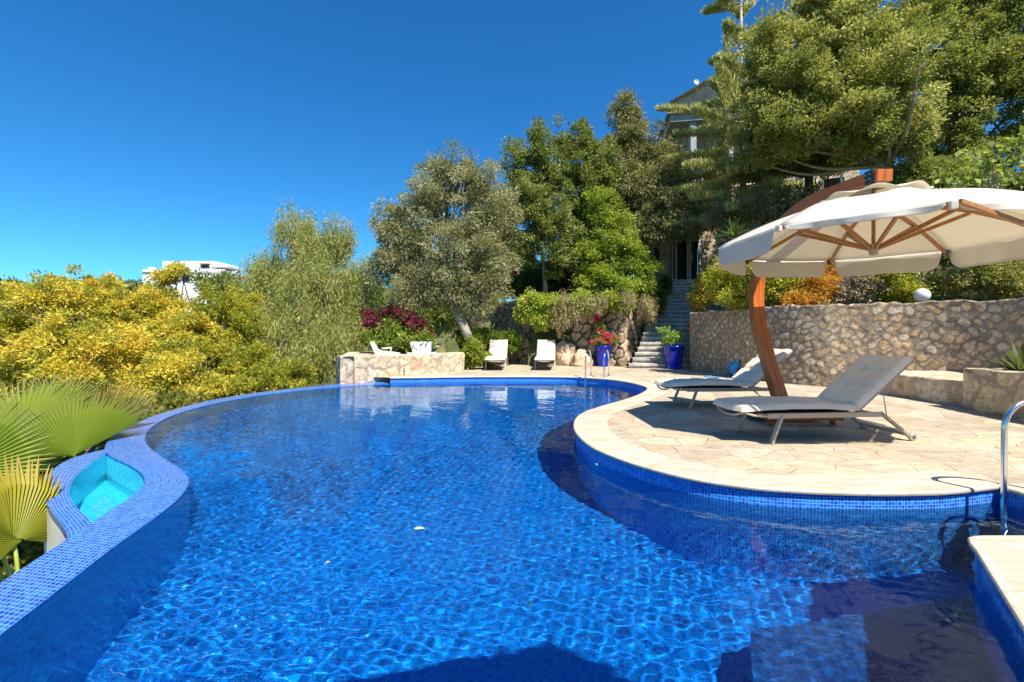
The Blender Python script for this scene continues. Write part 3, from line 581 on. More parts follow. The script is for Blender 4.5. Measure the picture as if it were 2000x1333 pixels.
PAL_DARK = [(0.02, 0.04, 0.012), (0.05, 0.08, 0.02), (0.09, 0.13, 0.03)]
PAL_CON = [(0.07, 0.075, 0.03), (0.14, 0.14, 0.05), (0.22, 0.20, 0.08), (0.30, 0.25, 0.12)]
PAL_BRIGHT = [(0.06, 0.10, 0.012), (0.14, 0.19, 0.02), (0.24, 0.29, 0.03), (0.32, 0.36, 0.06)]
PAL_HEDGE = [(0.08, 0.11, 0.015), (0.20, 0.21, 0.02), (0.34, 0.32, 0.03), (0.44, 0.40, 0.05)]
# olive tree
tree('olive_tree', 'silvery grey green olive tree leaning over the far end of the pool', 'tree', G(930, 712),
     [B(760, 520, 17.5, 42, 55), B(765, 440, 17.5, 38, 50), B(830, 400, 17.5, 60, 65), B(875, 340, 17.5, 55, 42), B(940, 380, 17.5, 62, 58), B(960, 450, 17.5, 52, 60), B(900, 480, 17, 85, 70), B(820, 560, 17, 60, 50), B(900, 570, 16.8, 50, 45), B(950, 545, 17, 45, 60), B(935, 600, 16.6, 25, 26), B(985, 420, 18, 28, 60), B(800, 490, 17.5, 55, 50), B(985, 510, 18.2, 26, 50)],
     100000, 0.13, 0.28, PAL_OLIVE, [G(930, 712), D(915, 660, 16.8), D(888, 600, 17), D(872, 560, 17.2), D(860, 500, 17.4)], 0.20, 0.10, bark='barkpale', clump=0.40, seed=11, per=170, shell=0.5, nl=40)
# pepper tree
tree('pepper_tree', 'tall pepper tree with drooping feathery sprays left of the olive tree', 'tree', D(620, 800, 19) * 1,
     [B(575, 450, 20, 42, 36), B(620, 490, 20, 60, 40), B(662, 470, 20, 32, 38), B(545, 540, 20, 52, 60), B(620, 560, 19, 75, 60), B(680, 590, 18.5, 48, 70), B(530, 620, 19, 55, 60), B(600, 650, 18, 80, 60), B(660, 680, 17, 45, 55), B(590, 710, 16.5, 60, 30), B(505, 600, 19.5, 36, 50), B(700, 540, 19.5, 26, 40), B(715, 640, 18, 30, 50), B(500, 540, 20.5, 24, 30)],
     90000, 0.19, 0.13, PAL_PEPPER, [D(625, 800, 19), D(620, 700, 19), D(600, 600, 19.5), D(590, 500, 20)], 0.22, 0.09, clump=0.42, droop=1.3, seed=12, per=80)
# yellow autumn trees on the slope below the infinity edge
yel = [('broad golden yellow tree nearest the left edge of the view', (60, 900, 15), [B(30, 640, 14, 70, 60), B(90, 590, 14, 60, 50), B(40, 720, 13, 75, 55), B(130, 680, 13, 70, 60), B(-20, 600, 14, 50, 60), B(120, 750, 12.5, 60, 40)], 13, 21),
       ('tall yellow tree with forked grey stems in the middle of the slope', (150, 900, 17), [B(180, 570, 17, 55, 42), B(215, 620, 16.5, 60, 45), B(240, 690, 15, 75, 55), B(160, 640, 16, 60, 50), B(255, 765, 14, 70, 42), B(330, 740, 14, 60, 50)], 13, 22),
       ('orange tipped yellow tree in front of the white hillside house', (330, 900, 18), [B(300, 590, 18, 26, 26), B(322, 545, 18, 16, 20), B(352, 528, 18, 14, 12), B(300, 610, 17.5, 55, 45), B(370, 650, 17, 65, 45), B(350, 700, 16, 60, 45), B(390, 770, 14.5, 60, 40)], 13, 23),
       ('yellow green tree touching the pepper tree', (460, 900, 18), [B(450, 600, 18, 55, 40), B(480, 650, 17.5, 50, 50), B(430, 700, 16.5, 60, 50), B(500, 720, 16, 50, 45), B(560, 740, 15.5, 60, 30), B(470, 770, 15, 60, 30)], 13, 24)]
for i, (lab, bpx, bl, n_, sd) in enumerate(yel):
    b = D(*bpx); b.z = -3.3
    c0 = Vector(bl[3][:3] if i != 2 else bl[2][:3]); c0.z = min(c0.z, 0.9)
    tree('autumn_tree', lab, 'tree', b, bl, 68000, 0.115, 0.34, PAL_YELL if i < 3 else [(0.15, 0.17, 0.02), (0.24, 0.25, 0.03), (0.36, 0.32, 0.03), (0.46, 0.38, 0.04)], [b, (b + c0) * 0.5 + Vector((0.3, 0, -0.3)), c0 + Vector((0, 0.6, -.4)), c0 + Vector((0.2, 0.7, 0.3))], 0.13, 0.045, bark='bark', group='yellow autumn trees on the slope', clump=0.27, seed=sd, per=150, shell=0.5, nl=50, jit=0.25)
# small wispy tops above the yellow mass
# dark green background growth on the slope
for k, (lab, bl, sd) in enumerate([('olive green bush showing between the yellow trees below the white house', [B(255, 580, 24, 40, 30), B(290, 600, 24, 40, 30), B(230, 640, 23, 60, 50)], 31), ('dim green shrub mass low behind the yellow trees at the left edge', [B(20, 580, 22, 60, 26), B(60, 690, 20, 80, 60), B(170, 760, 17, 90, 40)], 32), ('dull green bush behind the yellow trees beside the pepper tree', [B(430, 560, 27, 50, 26), B(500, 590, 25, 60, 50), B(380, 700, 20, 80, 60), B(520, 700, 19, 60, 60)], 33)]):
    b = Vector(bl[0][:3]); b.z = -3.3
    tree('slope_bush', lab, 'bush', b, bl, 16000, 0.20, 0.4, [(0.06, 0.08, 0.02), (0.13, 0.15, 0.03), (0.22, 0.22, 0.06)], [b, Vector(bl[0][:3]) - Vector((0, 0, 1)), Vector(bl[0][:3])], 0.12, 0.05, clump=0.5, seed=sd, per=60, group='bushes behind the yellow trees')
for k, (lab, bl, sd) in enumerate([('round grey green bush on the hill just left of the olive tree', [B(715, 580, 30, 30, 40), B(745, 620, 28, 40, 36)], 35), ('leafy bush filling the gap between the olive and the twin stemmed bay', [B(1010, 520, 25, 30, 46), B(985, 470, 26, 30, 40), B(1035, 560, 24, 34, 26)], 36), ('dark thicket behind the stems of the bay trees', [B(1085, 540, 24, 50, 36), B(1130, 510, 24, 50, 60)], 37), ('shrubby growth on the hill behind the olive trunk', [B(850, 620, 27, 60, 36), B(900, 590, 27, 60, 40), B(790, 600, 28, 50, 36)], 38)]):
    b = Vector(bl[0][:3]); b.z = 2.0
    tree('hill_bush', lab, 'bush', b, bl, 20000, 0.19, 0.42, [(0.05, 0.07, 0.02), (0.11, 0.14, 0.03), (0.19, 0.21, 0.06)], [b, Vector(bl[0][:3]) - Vector((0, 0, .4))], 0.10, 0.05, clump=0.4, seed=sd, per=60, group='bushes on the hill behind the pool')
# laurel-like upright trees
tree('bay_tree', 'upright dark green bay tree with spiky tops and thin twin stems, right of the olive', 'tree', D(1062, 560, 20.5),
     [B(1012, 320, 20, 26, 60), B(1050, 290, 20, 26, 52), B(1035, 400, 20, 48, 70), B(1070, 360, 20.5, 35, 70), B(1080, 440, 20, 55, 60), B(1030, 480, 20, 30, 40), B(1090, 500, 19.5, 35, 40), B(1047, 255, 20, 8, 24)],
     46000, 0.12, 0.45, PAL_LAUREL, [D(1066, 570, 20.5), D(1060, 500, 20.5), D(1045, 450, 20.5), D(1045, 380, 20.5)], 0.11, 0.05, clump=0.30, seed=41, per=110, shell=0.55, bark='barkpale', nl=30)
tree('bay_tree', 'upright bay tree with a leaning reddish top between the twin stemmed bay and the conifer', 'tree', D(1150, 560, 21),
     [B(1098, 290, 21, 18, 50), B(1145, 280, 21, 34, 46), B(1130, 350, 21, 45, 60), B(1175, 330, 21, 34, 60), B(1120, 430, 21, 40, 60), B(1160, 420, 20.5, 40, 50)],
     40000, 0.12, 0.45, [(0.05, 0.075, 0.015), (0.10, 0.13, 0.025), (0.17, 0.19, 0.045), (0.26, 0.22, 0.07)], [D(1150, 570, 21), D(1145, 480, 21), D(1140, 380, 21)], 0.11, 0.05, clump=0.30, seed=42, per=110, shell=0.55, nl=30)
tree('conifer', 'dense dull green conifer with layered drooping sprays beside the stone house', 'tree', D(1250, 560, 22.5),
     [B(1222, 222, 22.5, 30, 34), B(1240, 270, 22.5, 44, 40), B(1215, 300, 22.5, 36, 45), B(1275, 320, 22.5, 40, 45), B(1240, 370, 22, 60, 50), B(1290, 400, 21.5, 55, 45), B(1220, 430, 22, 45, 55), B(1310, 440, 21, 45, 32), B(1260, 450, 21.5, 55, 35), B(1195, 370, 22, 35, 60), B(1300, 350, 21.5, 42, 50), B(1335, 430, 20.8, 36, 40), B(1330, 380, 21.2, 36, 40)],
     95000, 0.17, 0.24, PAL_CON, [D(1250, 590, 22.5), D(1240, 450, 22.5), D(1225, 300, 22.5), D(1222, 210, 22.5)], 0.2, 0.05, mat='needle', clump=0.34, seed=43, per=70, droop=0.35)
tree('bright_shrub', 'fresh lime green shrub in front of the conifer above the rock wall', 'shrub', D(1200, 610, 19.2),
     [B(1165, 400, 20, 30, 36), B(1190, 440, 20, 40, 40), B(1170, 490, 19.5, 50, 42), B(1220, 500, 19.5, 45, 45), B(1160, 550, 19, 45, 38), B(1215, 560, 19, 50, 40), B(1255, 540, 19.3, 30, 40), B(1190, 590, 18.6, 50, 22)],
     42000, 0.12, 0.5, PAL_BRIGHT, [D(1200, 615, 19.2), D(1195, 560, 19.3), D(1190, 480, 19.5)], 0.07, 0.03, clump=0.30, seed=44, per=110, shell=0.6, nl=30)
for k, (lab, bl, sd) in enumerate([('dark clipped hedge in the shade behind the left far lounger', [B(960, 665, 19.3, 36, 20, .7), B(998, 668, 19.0, 22, 20, .6), B(935, 655, 19.6, 22, 14, .6)], 51), ('small light green shrub at the foot of the olive trunk', [B(925, 690, 16.6, 16, 26, .3), B(915, 662, 17, 20, 16, .3), B(950, 705, 16.9, 14, 10, .25)], 52), ('clipped green hedge with red blossom above the shaded wall', [B(985, 560, 22, 34, 20), B(960, 540, 22.5, 30, 16)], 53)]):
    b = Vector(bl[0][:3]); b.z = 0 if k < 2 else 2.4
    tree('hedge' if k != 1 else 'small_shrub', lab, 'hedge' if k != 1 else 'shrub', b, bl, 14000, 0.09, 0.5, [(0.05, 0.09, 0.012), (0.10, 0.16, 0.02), (0.18, 0.25, 0.03)] if k != 1 else PAL_BRIGHT, [b, Vector(bl[0][:3])], 0.04, 0.02, clump=0.16, seed=sd, per=40, nl=4)
tree('hanging_vine', 'yellow green vine tumbling over the top of the rock wall', 'vine', D(1060, 600, 18.5) ,
     [B(1045, 590, 18.6, 30, 22, .5), B(1025, 612, 18.7, 18, 22, .35), B(1080, 595, 18.3, 30, 20, .5), B(1130, 590, 18.0, 25, 22, .4), B(1060, 620, 18.3, 24, 26, .3)],
     22000, 0.10, 0.5, [(0.14, 0.20, 0.02), (0.24, 0.30, 0.03), (0.34, 0.38, 0.06), (0.36, 0.30, 0.10)], [D(1060, 600, 18.5), D(1070, 585, 18.5)], 0.04, 0.02, clump=0.17, seed=54, per=40, droop=0.5, nl=6)
tree('dry_creeper', 'dry brown trailing creeper hanging on the rock wall between the vine and the steps', 'vine', D(1115, 590, 18.1),
     [B(1110, 605, 17.75, 24, 28, .25), B(1160, 592, 17.7, 30, 8, .3), B(1210, 586, 17.9, 34, 8, .4), B(1265, 600, 18.2, 22, 22, .4), B(1095, 630, 17.8, 12, 22, .15)],
     9000, 0.13, 0.16, [(0.14, 0.10, 0.05), (0.28, 0.22, 0.11), (0.36, 0.29, 0.15), (0.24, 0.25, 0.06)], [D(1115, 590, 18.1), D(1125, 585, 18.1)], 0.03, 0.02, clump=0.2, seed=55, per=60, droop=1.2, nl=6)
# big evergreen trees above the tall wall
tree('evergreen_oak', 'huge spreading evergreen oak with pale forked trunk right behind the parasol', 'tree', D(1735, 470, 15.5),
     [B(1500, 90, 15.5, 50, 60), B(1560, 170, 15, 75, 70), B(1640, 90, 15.5, 95, 80), B(1720, 160, 14.5, 95, 80), B(1640, 230, 14.5, 85, 60), B(1540, 250, 15, 70, 50), B(1740, 70, 15.5, 80, 60), B(1775, 240, 14.8, 45, 50), B(1620, 20, 16, 90, 50), B(1485, 190, 15.8, 30, 50), B(1500, 300, 16, 50, 30), B(1680, 290, 15, 50, 25), B(1775, 285, 14.6, 32, 30)],
     135000, 0.105, 0.5, [(0.07, 0.085, 0.02), (0.17, 0.18, 0.04), (0.29, 0.275, 0.07), (0.42, 0.39, 0.13)], [D(1748, 480, 15.5), D(1742, 400, 15.5), D(1735, 340, 15.4), D(1725, 290, 15.3), D(1700, 220, 15.2)], 0.26, 0.12, bark='barkpale', clump=0.33, seed=64, per=170, shell=0.55, nl=40)
tree('evergreen_oak', 'second large evergreen oak filling the top right corner', 'tree', D(1900, 470, 18),
     [B(1830, 60, 18, 80, 70), B(1900, 130, 17, 80, 80), B(1960, 40, 17.5, 80, 70), B(1980, 180, 17, 70, 80), B(1860, 230, 17.5, 70, 60), B(1900, 0, 18, 100, 50), B(1850, 300, 17.5, 60, 50), B(2030, 100, 17, 80, 100), B(1840, 170, 18, 60, 60), B(1790, 20, 18.5, 60, 50), B(1950, 290, 17.5, 60, 50), B(2010, 250, 17, 50, 50), B(1880, 320, 17.5, 50, 30)],
     90000, 0.12, 0.5, [(0.05, 0.07, 0.015), (0.13, 0.145, 0.03), (0.22, 0.225, 0.05), (0.33, 0.31, 0.10)], [D(1900, 480, 18), D(1890, 380, 18), D(1900, 260, 17.8), D(1890, 100, 17.6)], 0.22, 0.1, clump=0.38, seed=62, per=170, shell=0.55, nl=30)
tree('dark_tree', 'slim dark trunked tree with low shaded foliage left of the pale forked trunk', 'tree', D(1582, 470, 17.5),
     [B(1560, 300, 17.5, 60, 30), B(1480, 330, 18, 50, 26), B(1620, 320, 17.5, 40, 20), B(1510, 250, 18.5, 50, 40)],
     26000, 0.11, 0.5, PAL_LAUREL, [D(1585, 480, 17.5), D(1582, 400, 17.5), D(1580, 320, 17.5), D(1590, 250, 17.5)], 0.17, 0.12, clump=0.26, seed=63, per=60)
# shrubs filling the bank above the tall wall
bank = [('lime yellow bush spilling over the left end of the tall wall', [B(1420, 545, 14.2, 40, 38), B(1500, 545, 13.2, 50, 40), B(1450, 580, 13.6, 40, 18), B(1540, 570, 12.9, 34, 28)], PAL_HEDGE, 26000, 0.085, 71),
        ('rusty orange bush draped over the wall top right of the parasol pole', [B(1590, 560, 12.6, 40, 30), B(1560, 590, 12.4, 30, 16), B(1610, 540, 12.8, 34, 26)], [(0.20, 0.16, 0.02), (0.40, 0.20, 0.03), (0.55, 0.20, 0.03), (0.42, 0.34, 0.04)], 14000, 0.08, 72),
        ('dry twiggy pinkish brown shrub under the middle of the parasol', [B(1680, 560, 12.2, 34, 28), B(1655, 575, 12.2, 22, 18)], [(0.16, 0.12, 0.09), (0.32, 0.24, 0.18), (0.42, 0.34, 0.26)], 9000, 0.09, 73),
        ('green and gold bush beside the globe lamp', [B(1730, 545, 12.0, 40, 34), B(1765, 570, 11.6, 26, 18)], PAL_HEDGE, 13000, 0.08, 74),
        ('scrubby green bush right of the globe lamp at the right edge', [B(1860, 550, 11.6, 46, 26), B(1940, 545, 11.2, 50, 34), B(2010, 550, 11, 50, 40)], [(0.08, 0.09, 0.02), (0.18, 0.18, 0.04), (0.30, 0.26, 0.08), (0.30, 0.22, 0.12)], 20000, 0.08, 75),
        ('grey brown thicket on the bank beneath the dark conifer limbs', [B(1510, 400, 17.5, 60, 40), B(1420, 430, 18.5, 40, 40), B(1580, 400, 17, 40, 34), B(1450, 480, 17, 60, 30)], [(0.10, 0.09, 0.05), (0.20, 0.17, 0.10), (0.28, 0.24, 0.14), (0.16, 0.18, 0.05)], 26000, 0.10, 76),
        ('feathery green shrub under the right hand oak', [B(1800, 350, 15, 60, 40), B(1870, 370, 14, 60, 40), B(1960, 400, 13, 60, 50), B(1830, 420, 14, 70, 40)], [(0.08, 0.10, 0.02), (0.17, 0.19, 0.04), (0.27, 0.27, 0.08)], 36000, 0.12, 77),
        ('shaded green undergrowth on the bank above the wall behind the canopy', [B(1500, 490, 15.5, 60, 30), B(1620, 480, 14.5, 80, 40), B(1760, 480, 14, 80, 40), B(1900, 480, 13, 90, 50), B(2020, 480, 12.5, 60, 60)], [(0.06, 0.07, 0.02), (0.13, 0.14, 0.04), (0.22, 0.20, 0.07)], 40000, 0.11, 78),
        ('pink flowering climber on the house terrace between the conifer and the pine', [B(1310, 330, 24.5, 34, 40), B(1340, 400, 24, 40, 50), B(1400, 420, 23, 40, 40), B(1400, 340, 24.5, 30, 50), B(1300, 290, 25, 20, 14)], [(0.07, 0.09, 0.02), (0.16, 0.17, 0.04), (0.28, 0.24, 0.08), (0.45, 0.22, 0.20)], 26000, 0.14, 80),
        ('dark ivy covered bush shading the left side of the upper steps', [B(1288, 590, 19.3, 10, 24), B(1268, 588, 18.9, 18, 20), B(1300, 560, 21.5, 8, 20)], [(0.03, 0.045, 0.012), (0.08, 0.09, 0.02), (0.15, 0.14, 0.04)], 11000, 0.09, 86),
        ('ragged ochre bush at the top of the steps by the house door', [B(1378, 578, 16.6, 22, 22), B(1390, 550, 18, 24, 20), B(1362, 585, 17.5, 14, 20), B(1368, 560, 20, 12, 22)], [(0.14, 0.14, 0.02), (0.30, 0.24, 0.03), (0.42, 0.26, 0.03)], 8000, 0.10, 79)]
for lab, bl, pal, n_, lf, sd in bank:
    b = Vector(bl[0][:3]); b.z = 2.0; tree('shrub', lab, 'shrub', b, bl, n_, lf, 0.45, pal, [b, Vector(bl[0][:3])], 0.04, 0.02, clump=0.20, seed=sd, per=45, nl=8, group='shrubs on the bank above the wall')
# fig tree: bare pale branches, a few big leaves
b = D(1985, 470, 10.5); e = empty('fig_tree', b, 0, 'fig tree with bare white branches and few big yellow green leaves at the right edge', 'tree')
m = MB(); tips = []
def branch(p, d, L_, r, lv):
    q = [p]; dd = d.normalized()
    for k in range(5): dd = (dd + Vector([random.uniform(-.18, .18) for _ in range(3)]) + Vector((0, 0, .05))).normalized(); q.append(q[-1] + dd * L_ / 5)
    m.tube(q, [r * (1 - 0.09 * i) for i in range(6)], 7)
    if lv == 0: tips.append(q[-1]); tips.append(q[3]); return
    for k in range(3): branch(q[random.choice([3, 4, 5])], (dd + Vector([random.uniform(-.75, .75) for _ in range(3)])).normalized(), L_ * 0.72, r * 0.55, lv - 1)
random.seed(5); branch(Vector((0, 0, 0)), Vector((0.05, 0, 1)), 1.0, 0.055, 3); branch(Vector((0.25, 0.1, 0)), Vector((0.2, 0, 1)), 1.1, 0.055, 3); branch(Vector((0.0, 0.1, 0)), Vector((-0.35, 0, 1)), 0.9, 0.04, 3)
m.build('trunk', M['barkpale'], e, smooth=True)
crown('crown', e, [(t.x, t.y, t.z, .12, .12, .12) for t in tips], 620, 0.14, 0.85, [(0.12, 0.17, 0.03), (0.22, 0.28, 0.05), (0.36, 0.36, 0.07)], M['leaf'], clump=0.14, per=4, seed=6)
# Norfolk pine
pb = D(1452, 440, 20); e = empty('norfolk_pine', pb, 0, 'tall Norfolk pine with bare straight trunk and tiers of combed branches', 'tree')
top = D(1447, -40, 20) - pb; m = MB(); m.tube([Vector((0, 0, -1)), top * 0.5, top], [0.16, 0.11, 0.03], 10); m.build('trunk', M['barkpale'], e, smooth=True)
rg = np.random.default_rng(9); VV = []; CC = []; m = MB(); random.seed(8)
for tier in range(15):
    h = top.z * (0.02 + 0.068 * tier); Lb = (3.9 - 0.1 * tier if tier < 7 else 1.9); Lb *= random.uniform(.8, 1.1)
    for j in range(6):
        m = MB()
        if tier in (9, 11, 12) or (8 <= tier and random.random() < 0.35): continue
        a = j * 1.047 + tier * 0.5 + random.uniform(-.15, .15); dx, dy = math.cos(a), math.sin(a)
        pts = [Vector((dx * Lb * t, dy * Lb * t, h + 0.10 * Lb * math.sin(t * 2.2) * (1 if tier > 4 else .4) - (0.12 * Lb * t if tier < 5 else -0.12 * Lb * t * t))) for t in np.linspace(0, 1, 8)]
        m.tube(pts, [0.035 * (1 - 0.11 * i) for i in range(8)], 5); m.build('limb', M['barkpale'], e, smooth=True)
        n = 800; t = 0.15 + 0.85 * rg.random(n) ** 0.8; k = np.minimum((t * 7).astype(int), 6); Pp = np.array([tuple(p) for p in pts]); base = Pp[k] + (Pp[k + 1] - Pp[k]) * (t * 7 - k)[:, None]
        sdv = np.array([-dy, dx, 0]); off_ = rg.choice([-1, 1], n) * rg.random(n) * 0.62 * (1.2 - t); base = base + sdv * off_[:, None]; base[:, 2] += rg.random(n) * 0.03
        up = np.zeros((n, 3)); up[:, 2] = 1; ax = up * 0.95 + np.array([dx, dy, 0]) * 0.35 + rg.normal(size=(n, 3)) * 0.22; ax /= np.linalg.norm(ax, axis=1)[:, None]
        s_ = np.cross(ax, rg.normal(size=(n, 3))); s_ /= np.linalg.norm(s_, axis=1)[:, None]; Ln = (0.18 + 0.22 * rg.random(n))[:, None]
        VV.append(np.stack([base, base + ax * Ln * .5 + s_ * .022, base + ax * Ln, base + ax * Ln * .5 - s_ * .022], 1).reshape(-1, 3)); c = np.array([(0.40, 0.40, 0.13)]) * rg.uniform(.6, 1.8, (n, 1)); CC.append(np.repeat(c, 4, 0))
V = np.concatenate(VV); mesh_arrays('crown', V, np.arange(len(V)).reshape(-1, 4), M['needle'], e, np.concatenate(CC))
# bougainvillea
b = D(800, 700, 17); b.z = 0.6
e = tree('bougainvillea', 'bougainvillea with dark magenta bracts growing behind the low terrace wall', 'shrub', b,
     [B(770, 670, 16.2, 40, 26), B(740, 660, 16.5, 30, 26), B(815, 665, 16, 36, 22), B(780, 640, 16.6, 40, 20)], 20000, 0.10, 0.6, [(0.03, 0.05, 0.012), (0.16, 0.22, 0.03), (0.32, 0.36, 0.06)], [b, D(790, 660, 16.5)], 0.05, 0.03, clump=0.16, seed=81, per=35, nl=18)
bl = [B(752, 640, 16.4, 20, 10), B(790, 620, 16.4, 24, 20), B(725, 625, 16.4, 20, 14), B(815, 640, 16, 22, 22), B(835, 665, 15.8, 14, 12), B(712, 610, 16.5, 6, 8), B(760, 608, 16.5, 12, 8)]
crown('flowers', e, [(q[0] - b.x, q[1] - b.y, q[2] - b.z) + q[3:] for q in bl], 3400, 0.085, 0.8, [(0.03, 0.005, 0.015), (0.08, 0.007, 0.03), (0.16, 0.01, 0.045), (0.32, 0.02, 0.07)], M['petal'], clump=0.14, per=30, seed=82)
b = D(1000, 545, 22); e = tree('red_blossom_shrub', 'shrub dotted with crimson blossom behind the olive tree', 'shrub', b, [B(985, 530, 21.8, 22, 16), B(935, 545, 21.5, 14, 12)], 5000, 0.1, 0.5, PAL_BRIGHT, [b, b + Vector((0, 0, .4))], 0.03, 0.02, clump=0.2, seed=83, per=30, nl=4)
crown('flowers', e, [(q[0] - b.x, q[1] - b.y, q[2] - b.z) + q[3:] for q in [B(998, 527, 21.5, 18, 7), B(975, 535, 21.5, 10, 6), B(940, 545, 21.3, 10, 8)]], 900, 0.09, 0.8, [(0.5, 0.01, 0.05), (0.7, 0.05, 0.10)], M['petal'], clump=0.12, per=20, seed=84)
# ---------------------------------------------------------------- fan palms
def fan_leaf(m, c, ax, nrm, rad, cols, seed, spread=150, nseg=46, petiole=None):
    rg = random.Random(seed); ax = Vector(ax).normalized(); nrm = Vector(nrm).normalized(); sd = ax.cross(nrm).normalized(); nrm = sd.cross(ax); V = []; C = []
    for i in range(nseg):
        for sgn in (0, 1):
            a0 = R(-spread + 2 * spread * (i + 0.5 * sgn) / nseg); a1 = R(-spread + 2 * spread * (i + 0.5 * sgn + 0.5) / nseg); L_ = rad * (0.86 + 0.14 * math.cos(a0)) * rg.uniform(0.93, 1.04) if sgn == 0 else None
            if sgn == 0: Lk = L_
            L_ = Lk
            def P_(a, r, lift): 
                dr = ax * math.cos(a) + sd * math.sin(a); return c + dr * r + nrm * (lift - 0.10 * rad * (r / rad) ** 2 * 1.2 + 0.10 * rad * abs(math.sin(a)))
            am = (a0 + a1) / 2; tip = R(-spread + 2 * spread * (i + 0.5) / nseg); z0 = 0.018 * rad * (1 if sgn else -1)
            lo, hi = (z0, -z0)
            hl = rg.uniform(-.05, .02) * rad
            V += [P_(a0, 0.02 * rad, 0), P_(a0, 0.62 * rad, -0.02 * rad if sgn == 0 else 0.02 * rad), P_(a1, 0.62 * rad, 0.02 * rad if sgn == 0 else -0.02 * rad), P_(a1, 0.02 * rad, 0)]
            C += [cols[0]] * 1 + [cols[1]] * 2 + [cols[0]]
            t1 = P_(tip + rg.uniform(-.015, .015), L_, hl); V += [V[-3], t1, t1 + sd * 0.002, V[-2]]; C += [cols[1], cols[2], cols[2], cols[1]]
    m[0] += [tuple(v) for v in V]; m[1] += C
gcol = [(0.26, 0.36, 0.04), (0.34, 0.42, 0.06), (0.50, 0.44, 0.16)]; ycol = [(0.36, 0.40, 0.04), (0.50, 0.42, 0.03), (0.46, 0.30, 0.08)]
def palm(label, base, leaves, seed):
    base = Vector(base); e = empty('fan_palm', base, 0, label, 'palm', 'fan palms beside the pool'); m = MB(); k = 10
    crownp = Vector((0, 0, 1.5)); m.tube([Vector((0, 0, 0)), Vector((0.02, 0, 0.8)), crownp], [0.17, 0.15, 0.12], 14); m.build('trunk', M['bark'], e, smooth=True)
    for i, (c, ax, nr, rad, cols, *sp) in enumerate(leaves):
        c = Vector(c) - base; mm = [[], []]; fan_leaf(mm, c, ax, nr, rad, cols, seed + i, spread=sp[0] if sp else 150); V = np.array(mm[0]); f = mesh_arrays('frond', V, np.arange(len(V)).reshape(-1, 4), M['leaf'], e, np.array(mm[1]))
        pm = MB(); mid = crownp.lerp(c, 0.5) + Vector((0, 0, 0.15)); q = catmull([crownp, mid, c], 6); pm.tube(q, 0.014, 7); pm.build('stalk', M['stalk'], f, smooth=True)
    return e
M['stalk'] = simple('palm stalk', (0.34, 0.40, 0.06), 0.5, 0, 0.1, 5, 0.1)
palm('nearest fan palm with a big upright yellow green leaf at the left edge', D(40, 1560, 3.7), [(D(24, 1058, 3.8), (-0.06, 0.05, 1), (0.93, 0.22, 0.12), 0.74, ycol, 112), (D(-70, 920, 4.1), (-0.1, 0.1, 1), (0.3, -1, 0.3), 0.75, gcol, 110), (D(20, 1120, 3.9), (-0.2, -0.2, -0.6), (0.6, -0.8, 0.3), 0.45, gcol, 80), (D(-40, 1120, 3.9), (-0.6, -0.1, -0.6), (0.3, -0.8, 0.6), 0.55, gcol, 100)], 1)
palm('fan palm with broad radiating green leaves beside the small basin', D(70, 1250, 6.2), [(D(148, 897, 6.1), (-0.50, 0.4, 0.8), (0.55, -0.83, 0.25), 1.15, gcol, 68), (D(198, 872, 6.8), (0.30, 0.25, 1), (0.9, -0.45, 0.1), 0.98, [(0.30, 0.36, 0.05), (0.45, 0.42, 0.08), (0.55, 0.40, 0.12)], 26), (D(40, 870, 6.6), (-0.45, 0.3, 0.8), (0.5, -0.8, 0.3), 1.2, gcol, 100), (D(-20, 960, 5.8), (-0.6, 0.3, 0.1), (0.5, -0.6, 0.8), 0.8, gcol, 100)], 20)
palm('fan palm low behind the small basin with folded leaves', D(100, 1100, 8.6), [(D(110, 815, 8.6), (-0.2, 0.2, 1), (0.7, -0.7, 0.2), 0.9, gcol, 90), (D(60, 840, 8.4), (-0.8, 0.1, 0.6), (0.4, -0.8, 0.4), 1.0, gcol, 110), (D(195, 850, 8.8), (0.1, 0.2, 0.9), (0.8, -0.4, 0.2), 0.8, gcol, 40)], 40)
# low growth on the slope right below the pool rim
tree('low_bush', 'dull green undergrowth on the slope beneath the fan palms', 'bush', Vector((-6.5, 6, -3.3)), [B(60, 950, 6.5, 90, 60), B(40, 1080, 5.2, 90, 60), B(250, 830, 10, 70, 30), B(330, 800, 12, 60, 26)], 22000, 0.12, 0.35, [(0.07, 0.08, 0.02), (0.16, 0.16, 0.03), (0.28, 0.25, 0.05)], [Vector((-6.5, 6, -3.3)), Vector((-6.5, 6.2, -1.5))], 0.06, 0.03, clump=0.25, seed=91, per=50)
# ---------------------------------------------------------------- agave in the planter, small yucca on the bank
def rosette(name, label, cat, c, n, L_, w, col, seed, up=0.5):
    e = empty(name, c, 0, label, cat); rg = random.Random(seed); V = []; Cc = []
    for i in range(n):
        a = rg.uniform(0, 6.28); el = rg.uniform(0.15, 1.4) ; d = Vector((math.cos(a) * math.cos(el), math.sin(a) * math.cos(el), math.sin(el))); s_ = Vector((-math.sin(a), math.cos(a), 0)); q = []
        Ln = L_ * rg.uniform(.7, 1.1)
        for k in range(6):
            t = k / 5; p = d * Ln * t + Vector((0, 0, -0.25 * Ln * t * t * math.cos(el))); ww = w * (1 - t) ** 0.6 * (0.6 + 0.8 * min(t * 4, 1)) * 0.5; q.append((p - s_ * ww, p + s_ * ww))
        for k in range(5): V += [q[k][0], q[k][1], q[k + 1][1], q[k + 1][0]]; Cc += [tuple(v * rg.uniform(.9, 1.1) for v in col)] * 4
    V = np.array([tuple(v) for v in V]); mesh_arrays('leaf', V, np.arange(len(V)).reshape(-1, 4), M['leaf'], e, np.array(Cc)); return e
